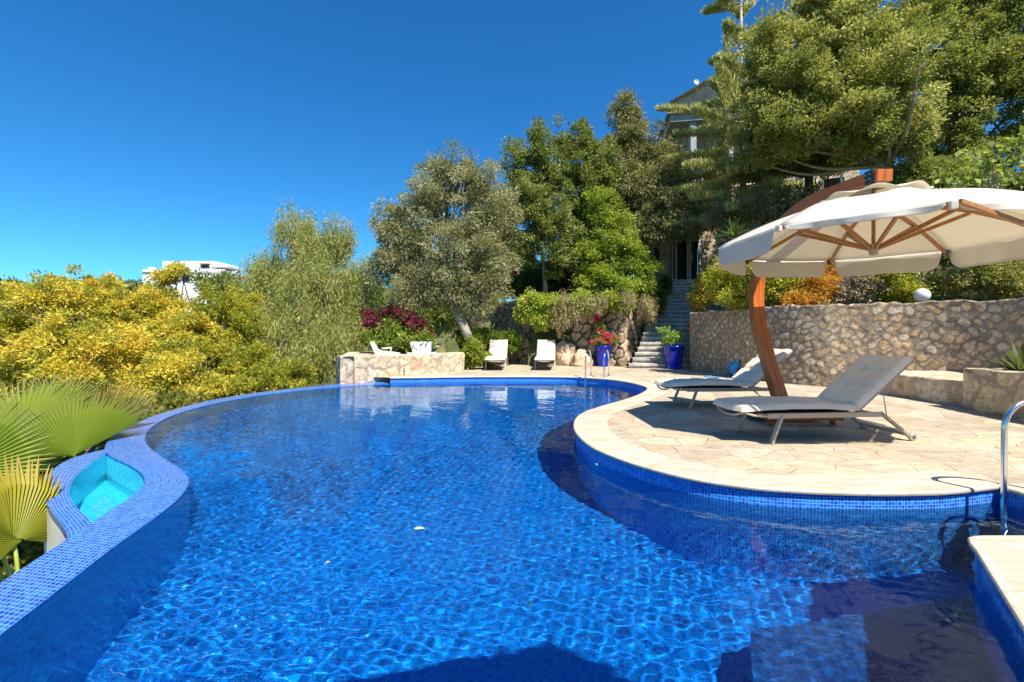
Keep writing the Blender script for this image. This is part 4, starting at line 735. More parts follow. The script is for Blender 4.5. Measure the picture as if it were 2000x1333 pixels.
rosette('agave', 'dark spiky agave growing in the stone planter at the right edge', 'agave', (8.35, 7.55, 0.66), 60, 0.62, 0.06, (0.08, 0.10, 0.045), 3)
rosette('yucca', 'small dark green yucca on the bank above the left tip of the parasol', 'yucca', D(1432, 462, 15.5), 50, 0.75, 0.05, (0.08, 0.15, 0.04), 4)
# ---------------------------------------------------------------- cantilever parasol
U0 = Vector((4.55, 5.80, 0)); ZR = 2.51; ZV = 3.02; RR = 1.80
e = empty('cantilever_parasol', (4.6, 7.6, 0), 0, 'large cream octagonal cantilever parasol on a curved orange wooden mast', 'parasol')
o0 = Vector((4.6, 7.6, 0))
def loc(p): return Vector(p) - o0
corn = [U0 + Vector((math.cos(R(25 + 45 * k)) * RR, math.sin(R(25 + 45 * k)) * RR, ZR)) for k in range(8)]
m = MB(); nseg = 14; rr0 = 0.30
for k in range(8):
    a, b = corn[k], corn[(k + 1) % 8]; P = []
    for i in range(nseg + 1):
        t = i / nseg; row = []
        for j in range(11):
            s_ = j / 10; rim = a.lerp(b, s_); c = Vector((U0.x, U0.y, ZV)); dirv = (rim - Vector((U0.x, U0.y, ZR))); inner = c + Vector((dirv.x, dirv.y, 0)) * (rr0 / RR)
            p = inner.lerp(rim, t); sag = math.sin(math.pi * s_) * (0.05 * t + 0.012 * math.sin(7 * s_ + k)); p.z += 0.08 * math.sin(math.pi * t) - sag * t * (1.1 - t) * 2.4 + 0.010 * noise.noise((p.x * 3, p.y * 3, 1)) + 0.05 * (1 - abs(2 * s_ - 1)) ** 0 * 0 + 0.012 * math.exp(-(min(s_, 1 - s_) / 0.03) ** 2); row.append(loc(p))
        P.append(row)
    m.grid(P)
canopy = m.build('canopy', M['canopy'], e, smooth=True, solid=0.003)
# valance: one rounded flap per side
for k in range(8):
    a, b = corn[k], corn[(k + 1) % 8]; short = k in (4, 5); P = []; out = ((a + b) / 2 - Vector((U0.x, U0.y, ZR))).normalized()
    random.seed(k)
    for i in range(41):
        s_ = 0.035 + 0.93 * i / 40; x = min(s_ - 0.035, 0.965 - s_) / 0.12; dep = (0.27 if not short else 0.07) * (0.25 + 0.75 * math.sqrt(max(0, 1 - (1 - min(1, x)) ** 2))); p = a.lerp(b, s_); sag = -0.0 * math.sin(math.pi * s_)
        row = []
        for j in range(7):
            t = j / 6; w = 0.022 * math.sin(s_ * 9 + k * 2) * t + 0.010 * math.sin(s_ * 23 + k) * t; row.append(loc(p + out * (0.012 + w) + Vector((0, 0, sag - dep * t - 0.004))))
        P.append(row)
    m = MB(); m.grid(P); m.build('valance', M['canopy'], e, smooth=True, solid=0.003)
# vent cap on top
m = MB(); P = []
for i in range(9):
    t = i / 8; row = []
    for j in range(65):
        a = 2 * math.pi * j / 64; r = 0.04 + 0.52 * t; z = ZV + 0.13 - 0.10 * t + 0.03 * t ** 3 * math.sin(a * 8) ; row.append(loc(U0 + Vector((r * math.cos(a), r * math.sin(a), z))))
    P.append(row)
m.grid(P); m.build('vent_cap', M['canopy'], e, smooth=True, solid=0.003)
hubc = Vector((U0.x, U0.y, 2.40))
m = MB(); m.lathe(loc(hubc), [(0.0, -0.09), (0.045, -0.08), (0.05, -0.02), (0.075, 0.0), (0.075, 0.05), (0.0, 0.055)], 20); m.build('hub', M['frame'], e, smooth=False)
m = MB(); m.tube([loc(hubc), loc(hubc + Vector((0, 0, 0.95)))], 0.022, 10); m.build('centre_post', M['woodrib'], e)
for k, c in enumerate(corn):
    top_ = Vector((U0.x, U0.y, ZV - 0.03)) + (c - Vector((U0.x, U0.y, ZR))) * 0.05; cc = c + Vector((0, 0, -0.035)); mid = top_.lerp(cc, 0.5) + Vector((0, 0, 0.06))
    m = MB(); m.bar(loc(top_), loc(mid), 0.035, 0.045); m.bar(loc(mid), loc(cc), 0.034, 0.044); m.build('rib', M['woodrib'], e, bevel=0.003)
    m = MB(); d_ = (c - Vector((U0.x, U0.y, ZR))); d_.normalize(); m.bar(loc(hubc + d_ * 0.05), loc(mid + Vector((0, 0, -0.03))), 0.034, 0.044); m.build('strut', M['woodrib'], e, bevel=0.003)
    m = MB(); m.box(loc(c + Vector((0, 0, -0.03))), (0.055, 0.055, 0.07), R(25 + 45 * k)); m.build('rib_pocket', M['dark'] if k < 4 else M['canopy'], e, bevel=0.006)
m = MB(); m.bar(loc(corn[5] + Vector((0.03, -0.03, 0))), loc(D(2040, 452, 4.25)), 0.035, 0.04); m.build('loose_batten', M['woodrib'], e, bevel=0.003)
# curved mast, laminated from two boards
mast = catmull([(4.36, 7.45, 0.20), (4.27, 7.72, 0.95), (4.24, 7.98, 1.70), (4.28, 7.98, 2.40), (4.40, 7.72, 2.95), (4.50, 7.20, 3.25), (4.56, 6.50, 3.32), (4.55, 5.62, 3.27)], 10)
for sx, nm in ((-0.048, 'mast_board'), (0.048, 'mast_board')):
    m = MB(); prev = None; P = []
    for i, p in enumerate(mast):
        d = (mast[min(i + 1, len(mast) - 1)] - mast[max(i - 1, 0)]).normalized(); nn = Vector((0, -d.z, d.y)); h = 0.085 if i < 60 else 0.07; w = 0.046
        P.append([loc(p + Vector((sx + w * a, 0, 0)) + nn * h * b) for a, b in ((-1, -1), (1, -1), (1, 1), (-1, 1), (-1, -1))])
    m.grid(P); n5 = len(m.v); m.add(P[0][:4], [(0, 1, 2, 3)]); m.add(P[-1][:4], [(3, 2, 1, 0)]); m.build(nm, M['wood'], e, bevel=0.004)
m = MB(); p = mast[-1]; m.bar(loc((4.44, 5.74, 3.28)), loc((4.66, 5.74, 3.28)), 0.14, 0.16); bk = m.build('mast_bracket', M['dark'], e, bevel=0.004)
m = MB()
for dy in (-0.03, 0.03):
    for dz in (-0.03, 0.03): m.lathe(loc((4.435, 5.74 + dy, 3.28 + dz)), [(0.0, -0.008), (0.011, -0.008), (0.011, 0.004)], 10, 'x')
m.build('bolt', M['steel'], bk)
m = MB(); m.box(loc((4.36, 7.42, 0.22)), (0.26, 0.24, 0.16)); m.build('mast_foot', M['dark'], e, bevel=0.01)
m = MB()
for dx in (-0.46, 0.46): m.bar(loc((4.15 + dx, 6.62, 0.115)), loc((4.15 + dx, 7.85, 0.115)), 0.09, 0.07)
for dy in (6.62, 7.24, 7.85): m.bar(loc((3.66, dy, 0.115)), loc((4.74, dy, 0.115)), 0.09, 0.062)
m.build('base_frame', M['wood'], e, bevel=0.005)
for sx in (0, 1):
    for sy in (0, 1):
        m = MB(); m.box(loc((3.92 + 0.46 * sx, 7.02 + 0.46 * sy, 0.17)), (0.44, 0.44, 0.05)); m.build('base_slab', M['slab'] if 'slab' in M else M['step'], e, bevel=0.01)
for cx, cy_ in ((3.72, 6.64), (4.62, 6.64), (3.72, 7.83), (4.62, 7.83)):
    m = MB(); c = loc((cx, cy_, 0.055)); m.lathe(c, [(0.0, -0.022), (0.045, -0.022), (0.052, -0.014), (0.052, 0.014), (0.045, 0.022), (0.0, 0.022)], 18, 'x'); m.box(c + Vector((0.0, 0.0, 0.04)), (0.07, 0.05, 0.03)); m.build('caster', M['wood'], e)
shade_parasol = copy_tree(e); shade_parasol.location = (2.85, -1.6, 0); shade_parasol.rotation_euler = (0, 0, R(237.9)); tag(shade_parasol, 'unseen cream parasol added behind the viewpoint to cast a scalloped shadow on the pool floor', 'parasol')  # extra copy out of view, added only for the shadow it casts
# ---------------------------------------------------------------- sun loungers
def lounger_proto():
    e = empty('sun_lounger', (0, 0, 0), 0); W_ = 0.34; zr = 0.335; xh = 1.48; top = Vector((2.24, 0, 1.0)); hinge = Vector((xh, 0, zr + 0.02))
    # frame: two side rails, curved foot bar, cross bars
    m = MB()
    for s in (-1, 1):
        m.bar((0.30, s * W_, zr), (1.80, s * W_, zr), 0.028, 0.062)
        q = catmull([(0.0, s * W_ * 0.98, zr + 0.055), (0.12, s * W_, zr + 0.01), (0.31, s * W_, zr - 0.004)], 5); m.tube(q, 0.015, 8)
    q = catmull([(0.02, -W_, zr + 0.055), (-0.01, -W_ * .5, zr - 0.005), (-0.02, 0, zr - 0.022), (-0.01, W_ * .5, zr - 0.005), (0.02, W_, zr + 0.055)], 5); m.tube(q, 0.015, 8)
    for x in (0.36, 0.95, 1.46, 1.78): m.bar((x, -W_, zr - 0.01), (x, W_, zr - 0.01), 0.03, 0.03)
    m.build('frame', M['frame'], e, bevel=0.004)
    for s in (-1, 1):
        m = MB(); m.bar((0.48, s * W_, zr), (0.34, s * (W_ + 0.012), 0.0), 0.03, 0.058, up=(0, 1, 0)); m.build('leg', M['frame'], e, bevel=0.004)
        m = MB(); m.bar((1.79, s * W_, zr + 0.005), (2.16, s * (W_ + 0.006), 0.05), 0.03, 0.058, up=(0, 1, 0)); m.build('leg', M['frame'], e, bevel=0.004)
        m = MB(); m.lathe((2.18, s * (W_ + 0.02), 0.052), [(0, -0.02), (0.042, -0.02), (0.052, -0.012), (0.052, 0.012), (0.042, 0.02), (0, 0.02)], 24, 'y'); w = m.build('wheel', M['frame'], e, smooth=False)
        m = MB(); m.lathe((2.18, s * (W_ + 0.045), 0.052), [(0, -0.008), (0.014, -0.006), (0.014, 0.003)], 12, 'y'); m.build('axle_cap', M['dark'], w)
        m = MB(); m.tube([(1.88, s * W_ * .93, zr - 0.05), (1.82, s * W_ * .93, zr + 0.31)], 0.006, 6); m.build('backrest_strut', M['frame'], e)
    m = MB(); m.bar((2.15, -W_, 0.075), (2.15, W_, 0.075), 0.05, 0.035); m.bar((0.37, -W_, 0.14), (0.37, W_, 0.14), 0.02, 0.02) if False else None; m.build('axle_bar', M['frame'], e)
    m = MB(); bd = (top - hinge)
    for s in (-1, 1): m.bar(hinge + Vector((0, s * (W_ - 0.03), 0)), top + Vector((0, s * (W_ - 0.03), 0)), 0.026, 0.026)
    m.bar(top + Vector((0, -W_ + 0.03, 0)), top + Vector((0, W_ - 0.03, 0)), 0.026, 0.026); m.build('backrest_frame', M['frame'], e, bevel=0.003)
    # sling under the cushion
    m = MB(); m.grid([[Vector((x, y, zr + 0.035 - 0.03 * (1 - (y / W_) ** 2))) for y in np.linspace(-W_ + 0.02, W_ - 0.02, 9)] for x in np.linspace(0.02, xh, 12)]); m.build('sling', M['dark'], e, smooth=True, solid=0.004)
    # cushion: seat and back, tufted
    def pad(name, a, b, nlen, tufts, lift):
        a, b = Vector(a), Vector(b); ax = (b - a).normalized(); nn = Vector((-ax.z, 0, ax.x)); Ln = (b - a).length; nu = int(Ln / 0.022); nv = 30; P = []; Wc = W_ + 0.015
        for i in range(nu + 1):
            row = []; s_ = i / nu * Ln
            for j in range(nv + 1):
                y = -Wc + 2 * Wc * j / nv; ed = min(s_, Ln - s_, Wc - abs(y)); th = 0.075 * (1 - (1 - min(1, ed / 0.055)) ** 2.2)
                for tx, ty in tufts:
                    r = math.hypot(s_ - tx, (y - ty)); th -= 0.05 * math.exp(-(r / 0.04) ** 2) + 0.011 * math.exp(-((s_ - tx) / 0.03) ** 2)
                th += 0.008 * noise.noise((s_ * 6, y * 6, Ln)) + 0.005 * noise.noise((s_ * 20, y * 12, 3)); sagz = -0.02 * (1 - (y / Wc) ** 2) + lift(s_ / Ln)
                row.append(a + ax * s_ + Vector((0, y, sagz)) + nn * max(th, 0.0))
            P.append(row)
        m = MB(); m.grid(P); P2 = [[a + ax * (i / nu * Ln) + Vector((0, -Wc + 2 * Wc * j / nv, -0.006 - 0.02 * (1 - ((-Wc + 2 * Wc * j / nv) / Wc) ** 2) + lift(i / nu))) for j in range(nv, -1, -1)] for i in range(nu + 1)]; m.grid(P2)
        return m.build(name, M['cushion'], e, smooth=True)
    back = top - hinge; 
    pad('cushion_seat', (-0.03, 0, zr + 0.055), (xh + 0.02, 0, zr + 0.045), 1.5, [], lambda t: 0.03 * math.sin(t * 3.1) - 0.015 * math.cos(t * 6.3) * 0)
    L_ = back.length; pad('cushion_back', hinge + Vector((0.0, 0, 0.045)), top + Vector((-0.02, 0, 0.03)), 0.9, [(L_ * 0.36, -0.13), (L_ * 0.36, 0.13), (L_ * 0.66, -0.13), (L_ * 0.66, 0.13)], lambda t: 0.0)
    return e
lp = lounger_proto()
LG = 'padded sun loungers round the pool'
def put_l(o, foot, rz, label):
    o.location = foot; o.rotation_euler = (0, 0, rz); tag(o, label, 'sun lounger', LG)
put_l(lp, (2.76, 5.88, 0.0), R(5), 'nearest grey padded sun lounger, in the shade of the parasol')
for foot, rz, lab in [((2.74, 8.38, 0), R(4), 'grey padded sun lounger half hidden by the parasol mast, its backrest partly sunlit'), ((-0.60, 16.05, 0), R(88), 'pale sun lounger at the far end of the pool in front of the dark hedge'), ((1.13, 16.05, 0), R(84), 'pale sun lounger at the far end of the pool in front of the rock wall')]:
    put_l(copy_tree(lp), foot, rz, lab)
# ---------------------------------------------------------------- pool ladders
def ladder(label, post0, post1, back, top_z, depth, base=None):
    p0, p1, bk = Vector(post0), Vector(post1), Vector(back); e = empty('pool_ladder', (p0.x, p0.y, 0), 0, label, 'ladder', 'steel pool ladders'); o_ = Vector((p0.x, p0.y, 0))
    rr = bk.length / 2
    for p in (p0, p1):
        pts = [p + Vector((0, 0, -depth)), p + Vector((0, 0, -0.3)), p + Vector((0, 0, top_z - rr))]
        for k in range(1, 13):
            a = math.pi * k / 12; pts.append(p + bk * (0.5 - 0.5 * math.cos(a)) + Vector((0, 0, top_z - rr + rr * math.sin(a))))
        pts.append(p + bk + Vector((0, 0, 0.004))); m = MB(); m.tube([q - o_ for q in pts], 0.021, 14); h = m.build('handrail', M['steel'], e, smooth=True)
        m = MB(); m.lathe(p + bk - o_ + Vector((0, 0, 0.005)), [(0.022, 0.02), (0.045, 0.012), (0.05, 0.0)], 20); m.build('flange', M['steel'], h, smooth=True)
    for z in (-0.20, -0.48, -0.76, -1.04):
        m = MB(); m.bar(p0 - o_ + Vector((0, 0, z)), p1 - o_ + Vector((0, 0, z)), 0.075, 0.022); m.build('rung', M['steel'], e, bevel=0.004)
    for o in e.children_recursive: o.cycles.is_caustics_receiver = True
    return e
ladder('polished steel ladder at the far end of the pool', (2.16, 13.55, 0), (2.68, 13.42, 0), (0.27, 0.62, 0), 0.82, 1.2)
ladder('polished steel ladder at the right edge, close to the camera', (4.06, 3.80, 0), (4.06, 3.30, 0), (0.46, 0.02, 0), 0.78, 1.2)
# ---------------------------------------------------------------- pots
def pot(label, c, r, h, flowers, seed):
    e = empty('flower_pot', c, 0, label, 'plant pot', 'cobalt blue glazed pots'); m = MB()
    m.lathe((0, 0, 0), [(0.0, 0.0), (r * 0.70, 0.0), (r * 0.71, 0.02), (r * 0.78, h * 0.3), (r * 0.88, h * 0.7), (r * 0.95, h * 0.92), (r * 1.0, h * 0.93), (r * 1.02, h * 0.965), (r, h), (r * 0.92, h), (r * 0.88, h * 0.9), (0, h * 0.9)], 40); m.build('pot_body', M['bluepot'], e, smooth=True)
    m = MB(); m.lathe((0, 0, 0), [(0.0, h * 0.91), (r * 0.88, h * 0.91)], 24); m.build('soil', M['soil'], e); return e
p = G(1181, 717); e = pot('cobalt blue glazed pot full of crimson bougainvillea between the loungers and the steps', (p.x, p.y + 0.3, 0), 0.33, 0.82, True, 1)
crown('leaves', e, [(0, 0, 1.0, .42, .36, .22), (-.1, 0, 1.35, .2, .2, .3), (.35, 0, 1.1, .25, .2, .15), (-.15, 0, 1.7, .12, .12, .25)], 3200, 0.085, 0.55, [(0.10, 0.16, 0.02), (0.2, 0.28, 0.04), (0.34, 0.36, 0.12)], M['leaf'], clump=0.1, per=22, seed=101)
crown('flowers', e, [(-.42, -.2, .98, .09, .08, .07), (-.2, -.25, 1.08, .1, .08, .08), (.1, -.25, 1.2, .16, .1, .12), (.42, -.1, 1.12, .13, .1, .1), (-.1, -.1, 1.42, .14, .1, .12), (-.2, 0, 1.88, .12, .1, .12), (.2, -.25, 1.0, .12, .1, .06)], 1500, 0.065, 0.8, [(0.40, 0.01, 0.06), (0.62, 0.02, 0.12), (0.75, 0.06, 0.16)], M['petal'], clump=0.075, per=40, seed=102)
m = MB(); random.seed(3)
for k in range(12): a = random.uniform(0, 6.28); m.tube(catmull([(0, 0, .75), (.15 * math.cos(a), .1 * math.sin(a), 1.1), (.4 * math.cos(a), .2 * math.sin(a), random.uniform(1.0, 1.9))], 4), 0.008, 5)
m.build('stem', M['bark'], e)
p = G(1322, 722); e = pot('cobalt blue glazed pot with a sparse plant at the foot of the steps', (p.x, p.y + 0.3, 0), 0.37, 0.85, False, 2)
crown('leaves', e, [(-.25, 0, 1.15, .14, .12, .26), (-.35, 0, 1.4, .1, .1, .12), (.1, 0, 1.2, .25, .2, .12)], 900, 0.12, 0.25, [(0.10, 0.20, 0.02), (0.22, 0.36, 0.05), (0.2, 0.2, 0.08)], M['leaf'], clump=0.14, per=30, seed=103)
crown('flowers', e, [(.52, -.1, 1.58, .06, .06, .06)], 160, 0.06, 0.8, [(0.62, 0.02, 0.12), (0.75, 0.06, 0.16)], M['petal'], clump=0.05, per=50, seed=104)
m = MB(); m.tube(catmull([(0, 0, .78), (.2, 0, 1.2), (.5, -.1, 1.56)], 4), 0.008, 5); m.tube(catmull([(-.05, 0, .78), (-.15, 0, 1.1), (-.35, 0, 1.4)], 4), 0.008, 5); m.tube(catmull([(0.05, 0, .78), (.05, 0, 1.1), (.15, 0, 1.35)], 4), 0.006, 5); m.build('stem', M['bark'], e)
# white planters, reclining chair and loose cushion on the terrace
def troughs():
    p = D(824, 690, 15.6); e = empty('white_planter', (p.x, p.y, 0.63), 0, 'square white planter box on the low terrace wall', 'planter'); m = MB()
    a, b, h = 0.27, 0.36, 0.40; m.add([(-a, -a * .7, 0), (a, -a * .7, 0), (a, a * .7, 0), (-a, a * .7, 0), (-b, -b * .7, h), (b, -b * .7, h), (b, b * .7, h), (-b, b * .7, h), (-b + .03, -b * .7 + .03, h), (b - .03, -b * .7 + .03, h), (b - .03, b * .7 - .03, h), (-b + .03, b * .7 - .03, h)],
        [(3, 2, 1, 0), (0, 1, 5, 4), (1, 2, 6, 5), (2, 3, 7, 6), (3, 0, 4, 7), (4, 5, 9, 8), (5, 6, 10, 9), (6, 7, 11, 10), (7, 4, 8, 11)]); m.build('box', M['whiteplastic'], e, bevel=0.01)
    m = MB(); m.box((0, 0, h - .04), (b * 1.85, b * 1.25, 0.02)); m.build('soil', M['soil'], e)
    m = MB(); m.box((0, 0, 0.015), (0.9, 0.6, 0.03)); m.build('slab', M['white'], e, bevel=0.006)
    p = D(748, 694, 15.0); e = empty('reclining_chair', (p.x, p.y, 0.63), R(6), 'low white reclining garden chair on the terrace behind the stone wall', 'chair'); m = MB()
    prof = [(-0.36, 0.40), (-0.33, 0.41), (-0.20, 0.16), (-0.05, 0.10), (0.2, 0.08), (0.52, 0.03), (0.52, 0.0), (0.15, 0.0), (-0.18, 0.0), (-0.24, 0.1)]
    v = [(x, -0.3, z) for x, z in prof] + [(x, 0.3, z) for x, z in prof]; k = len(prof); m.add(v, [tuple(range(k)), tuple(range(2 * k - 1, k - 1, -1))] + [(i, k + i, k + (i + 1) % k, (i + 1) % k) for i in range(k)]); m.build('shell', M['whiteplastic'], e, bevel=0.008)
    m = MB(); m.bar((0.02, -0.33, 0.2), (0.34, -0.33, 0.22), 0.03, 0.04); m.bar((0.3, -0.33, 0.0), (0.3, -0.33, 0.2), 0.03, 0.03); m.build('armrest', M['whiteplastic'], e, bevel=0.004)
    # lounger with green cushion further back
    p = D(850, 672, 18.0); e = empty('garden_lounger', (p.x, p.y, 0.62), R(200), 'white garden lounger with a raised green cushion on the far terrace', 'sun lounger'); m = MB()
    m.bar((0, -.3, .3), (1.1, -.3, .3), .04, .05); m.bar((0, .3, .3), (1.1, .3, .3), .04, .05)
    for x in (0.1, 1.0):
        for y in (-.3, .3): m.bar((x, y, 0), (x, y, .3), .04, .04)
    m.box((.55, 0, .33), (1.1, .6, .03)); m.build('frame', M['whiteplastic'], e)
    m = MB(); m.bar((0.0, 0, .36), (-0.62, 0, 1.02), .55, .09, up=(0, 1, 0)) if False else m.add([(0.25, -.28, .36), (0.25, .28, .36), (-.40, .28, 1.04), (-.40, -.28, 1.04), (.17, -.28, .30), (.17, .28, .30), (-.48, .28, .98), (-.48, -.28, .98)], [(0, 1, 2, 3), (7, 6, 5, 4), (0, 3, 7, 4), (1, 5, 6, 2), (3, 2, 6, 7), (0, 4, 5, 1)])
    m.build('green_cushion', simple('lime green cloth', (0.22, 0.34, 0.06), 0.9), e, bevel=0.03); m = MB(); m.box((0.6, 0, 0.37), (0.7, 0.56, 0.06)); m.build('seat_pad', M['whiteplastic'], e, bevel=0.02)
troughs()
# small black tap on the terrace wall
p = D(789, 728, 14.4); m = MB(); m.tube([(0, 0, -.14), (0, 0, .08), (0, 0, .10)], [0.03, 0.028, 0.01], 10); m.tube([(0, 0, .02), (0.0, -.05, .02), (0, -.06, -.02)], 0.008, 6); o = m.build('spike_light', M['dark'], None, smooth=True); o.location = (p.x, p.y - .02, 0.14); tag(o, 'small black spike light in front of the low terrace wall', 'light')
# hose reel and hose
p = G(1440, 737); e = empty('hose_reel', (p.x, p.y, 0), R(-12), 'bright cyan plastic hose reel standing against the tall wall', 'hose reel'); m = MB()
for y in (-.13, .13): m.lathe((0, y, 0.25), [(0.05, -.012), (0.22, -.012), (0.235, 0), (0.22, .012), (0.05, .012)], 28, 'y')
m.build('reel_disc', M['cyanplastic'], e); m = MB()
for k in range(7): 
    for rr_ in (0.13, 0.165, 0.19): m.tube([(rr_ * math.cos(a), -.1 + .033 * k, .25 + rr_ * math.sin(a)) for a in np.linspace(0, 2 * math.pi, 25)], 0.014, 6, caps=False)
m.build('coiled_hose', M['cyanplastic'], e, smooth=True); m = MB()
m.tube([(.12, -.15, 0.01), (.0, -.15, .25), (.04, -.15, .52), (.04, .15, .52), (.0, .15, .25), (.12, .15, .01)], 0.014, 8); m.tube([(-.14, -.15, 0.01), (.0, -.15, .25)], 0.014, 8); m.tube([(-.14, .15, 0.01), (.0, .15, .25)], 0.014, 8); m.build('stand', M['dark'], e, smooth=True)
m = MB(); m.lathe((0, -.16, .25), [(0, -.02), (.05, -.02), (.05, .02), (0, .02)], 16, 'y'); m.build('crank_hub', M['dark'], e)
q = [G(1432, 737, .012), G(1415, 741, .012), G(1395, 737, .012), G(1375, 736, .012), G(1400, 733.5, .012), G(1430, 735, .012)]; m = MB(); m.tube([v - q[0] for v in catmull(q, 8)], 0.012, 8); o = m.build('garden_hose', M['cyanplastic'], None, smooth=True); o.location = q[0]; tag(o, 'loose loop of cyan garden hose lying on the paving by the reel', 'hose')
# wall lamp and globe lamp
p = D(1474, 651, 13.9); e = empty('wall_lamp', p + Vector((-0.12, -0.12, 0)), R(-40), 'small black bulkhead lamp on the tall wall left of the mast', 'lamp'); m = MB(); m.box((0, 0, 0), (.13, .06, .19)); m.build('lamp_body', M['dark'], e, bevel=0.015)
m = MB(); m.lathe((0, -.04, -.01), [(0, -.03), (.035, -.02), (.045, .0), (.045, .02)], 16, 'y'); m.build('lens', M['globe'], e, smooth=True); m = MB(); m.tube([(0, .0, .08), (-.02, .02, .16), (-.24, .02, .19)], .008, 6); m.build('cable', M['dark'], e)
p = D(1801, 577, 11.1); e = empty('globe_lamp', (p.x, p.y, p.z - 0.2), 0, 'round milky glass garden lamp on top of the tall wall', 'lamp'); m = MB(); m.lathe((0, 0, 0.2), [(0.165 * math.sin(math.pi * k / 20), -0.165 * math.cos(math.pi * k / 20)) for k in range(21)], 36); m.build('glass_globe', M['globe'], e, smooth=True)
m = MB(); m.lathe((0, 0, 0), [(0, -.05), (.085, -.05), (.085, .03), (.06, .06), (0, .06)], 20); m.build('lamp_base', M['dark'], e)
# ---------------------------------------------------------------- stone house on the hillside
def house():
    o_ = Vector((12, 26, 3.9)); e = empty('stone_house', o_, 0, 'stone house with upper terrace half hidden among the trees above the steps', 'house')
    def fw(nm, a, b, z0, z1, seed, mat='housestone', th=0.4): stonewall(nm, [Vector((a[0], a[1], 0)) - Vector((o_.x, o_.y, 0)), Vector((b[0], b[1], 0)) - Vector((o_.x, o_.y, 0))], z0 - o_.z, z1 - o_.z, M[mat], 0.4, th, 0.03, 0.09, 0.0, e, -1, seed)
    fw('wall', (6.7, 25.2), (8.75, 24.9), 3.5, 7.3, 1); fw('wall', (10.05, 24.7), (17.5, 23.6), 3.5, 9.2, 2); fw('wall', (8.75, 24.9), (10.05, 24.7), 6.55, 7.3, 3)
    m = MB(); m.box(Vector((9.4, 25.0, 5.3)) - o_, (1.3, 0.05, 2.5)); m.build('door_glass', M['glassdark'], e)
    m = MB()
    for x in (8.8, 9.42, 9.55, 10.02): m.box(Vector((x, 24.72, 5.3)) - o_, (0.07, 0.08, 2.45))
    m.box(Vector((9.4, 24.72, 6.5)) - o_, (1.25, 0.09, 0.07)); m.build('door_frame', M['framewhite'], e)
    m = MB(); m.box(Vector((7.6, 24.98, 5.2)) - o_, (0.8, 0.2, 1.6)); w = m.build('window', M['glassdark'], e); m = MB()
    for x in (7.22, 7.6, 7.98): m.box(Vector((x, 24.82, 5.2)) - o_, (0.06, 0.1, 1.6))
    m.build('window_frame', M['framewhite'], w)
    m = MB(); m.box(Vector((9.4, 24.2, 3.98)) - o_, (1.9, 0.9, 0.16)); m.build('door_slab', M['step'], e, bevel=0.02)
    # middle storey with white posts under a tiled eave
    fw('wall', (9.4, 28.2), (20, 26.5), 6.5, 13.2, 4)
    m = MB(); m.box(Vector((13.5, 27.0, 13.75)) - o_, (9.0, 3.4, 0.10), R(-9)); m.box(Vector((13.5, 27.0, 13.5)) - o_, (8.6, 3.0, 0.4), R(-9)); m.build('ceiling_slab', M['pillar'], e)
    m = MB()
    for k in range(46): x = 9.35 + k * 0.19; m.tube([Vector((x, 25.55 - 0.03 * k + 0.55, 13.86)) - o_, Vector((x, 28.6 - 0.03 * k, 14.25)) - o_], 0.105, 8)
    m.build('eave', M['tile'], e, smooth=True)
    for x, y in ((10.3, 26.3), (12.2, 25.9), (15.2, 25.4)):
        m = MB(); m.box(Vector((x, y, 10.0)) - o_, (0.34, 0.34, 6.9)); m.build('pillar', M['pillar'], e, bevel=0.02)
    for x in (11.2, 13.8, 16.6):
        m = MB(); m.box(Vector((x, 27.6 - (x - 9.4) * .16, 10.2)) - o_, (1.1, 0.3, 2.2)); w = m.build('window', M['glassdark'], e); m = MB()
        for dx in (-.55, 0, .55): m.box(Vector((x + dx, 27.42 - (x - 9.4) * .16, 10.2)) - o_, (0.08, 0.1, 2.2))
        m.build('window_frame', M['framewhite'], w)
    # upper stone storey with flat roof
    fw('wall', (11.05, 32), (12.9, 28.4), 13.5, 17.15, 6, th=0.5); fw('wall', (12.9, 28.4), (20, 27.2), 13.5, 17.15, 7)
    m = MB(); m.bar(Vector((11.0, 31.95, 17.2)) - o_, Vector((12.85, 28.35, 17.2)) - o_, 0.5, 0.08); m.build('roof_edge', M['step'], e)
    # lower garden wall of the house seen between the trunks
    fw('wall', (12.2, 20.8), (19.5, 17.5), 3.0, 7.2, 8, 'palestone')
    m = MB(); m.box(Vector((13.9, 19.95, 6.9)) - o_, (0.8, .12, 2.2), R(-24)); w = m.build('window', M['glassdark'], e)
    m = MB(); m.box(Vector((13.45, 20.0, 6.9)) - o_, (0.09, .12, 2.3), R(-24)); m.box(Vector((14.1, 19.72, 6.9)) - o_, (0.09, .12, 2.3), R(-24)); m.build('window_frame', M['whiteplastic'], w)
    # little aerial
    p = D(1362, 165, 30); m = MB(); q = p - o_; m.tube([q + Vector((0, 0, -.4)), q + Vector((0, 0, .3))], .03, 6); m.lathe(q + Vector((-.1, -.1, .1)), [(0, 0.03), (.09, .01), (.16, -.04)], 16, 'y'); m.build('satellite_dish', M['whiteplastic'], e)
house()
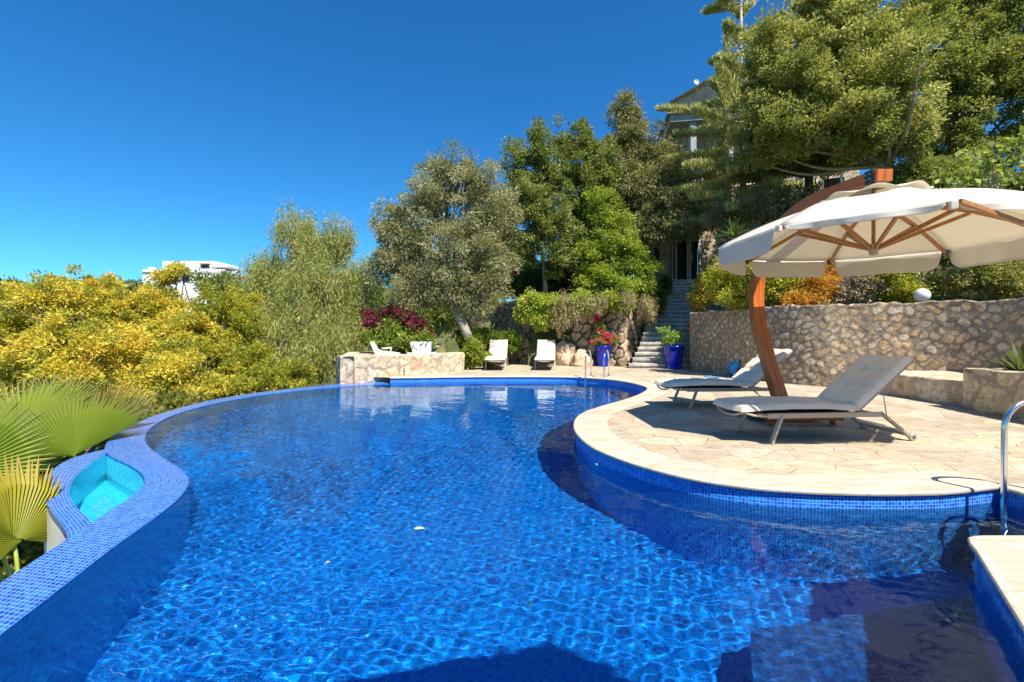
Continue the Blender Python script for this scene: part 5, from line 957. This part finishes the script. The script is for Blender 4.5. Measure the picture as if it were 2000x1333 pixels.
# white house on the distant hillside
def villa():
    d = 85; o_ = D(365, 575, d); e = empty('white_villa', o_, 0, 'white flat roofed villa on the distant hillside above the yellow trees', 'house'); s = d / F
    def bx_(nm, x0, y0, x1, y1, dz, dep, mat): m = MB(); a = D(x0, y1, d) - o_; b = D(x1, y0, d) - o_; m.box(((a.x + b.x) / 2, dz + dep / 2, (a.z + b.z) / 2), (b.x - a.x, dep, b.z - a.z)); return m.build(nm, M[mat], e, bevel=0.05)
    bx_('wall', 278, 530, 442, 610, 0, 9, 'white'); bx_('wall', 305, 508, 410, 529, 1.5, 7, 'white'); bx_('wall', 385, 545, 450, 620, -2.0, 2, 'white')
    bx_('roof', 405, 517, 440, 521, .5, 6, 'white')
    for (x0, y0, x1, y1) in ((383, 515, 400, 522), (335, 538, 348, 545), (357, 538, 373, 551)): w = bx_('window', x0, y0, x1, y1, -0.15 if y0 > 530 else 1.3, .5, 'glassdark'); w2 = bx_('window_hood', x0 - 2, y0 - 2, x1 + 2, y0, -0.7 if y0 > 530 else .9, .8, 'tile'); w2.parent = w
    bx_('parapet', 280, 527, 440, 532, -.3, .4, 'white'); bx_('chimney', 272, 519, 281, 531, 2, 1, 'white')
villa()
# floating leaves on the water
for k, (px, py) in enumerate([(819, 1033), (1033, 1180), (1152, 1245), (1165, 908), (640, 1100)]):
    p = G(px, py, WZ + 0.006); m = MB(); a = k * 1.7; P = []
    for i in range(7):
        t = i / 6; sc = (0.085, 0.04, 0.035, 0.045, 0.03)[k]; w = 0.3 * sc * math.sin(math.pi * t ** 0.8); c = Vector((sc * (t - .5) * math.cos(a), sc * (t - .5) * math.sin(a), 0.008 * math.sin(3 * t))); s_ = Vector((-math.sin(a), math.cos(a), 0)); P.append([c - s_ * w, c + Vector((0, 0, .004)), c + s_ * w])
    m.grid(P); o = m.build('floating_leaf', M['palelf'], None); o.location = p
    tag(o, ['pale leaf floating alone in the middle of the pool', 'small leaf floating nearest the bottom centre of the view', 'tiny leaf floating near the shadow at the bottom of the view', 'pale leaf under the left tip of the stone coping', 'small leaf floating left of the middle of the pool'][k], 'leaf', 'leaves floating on the pool')
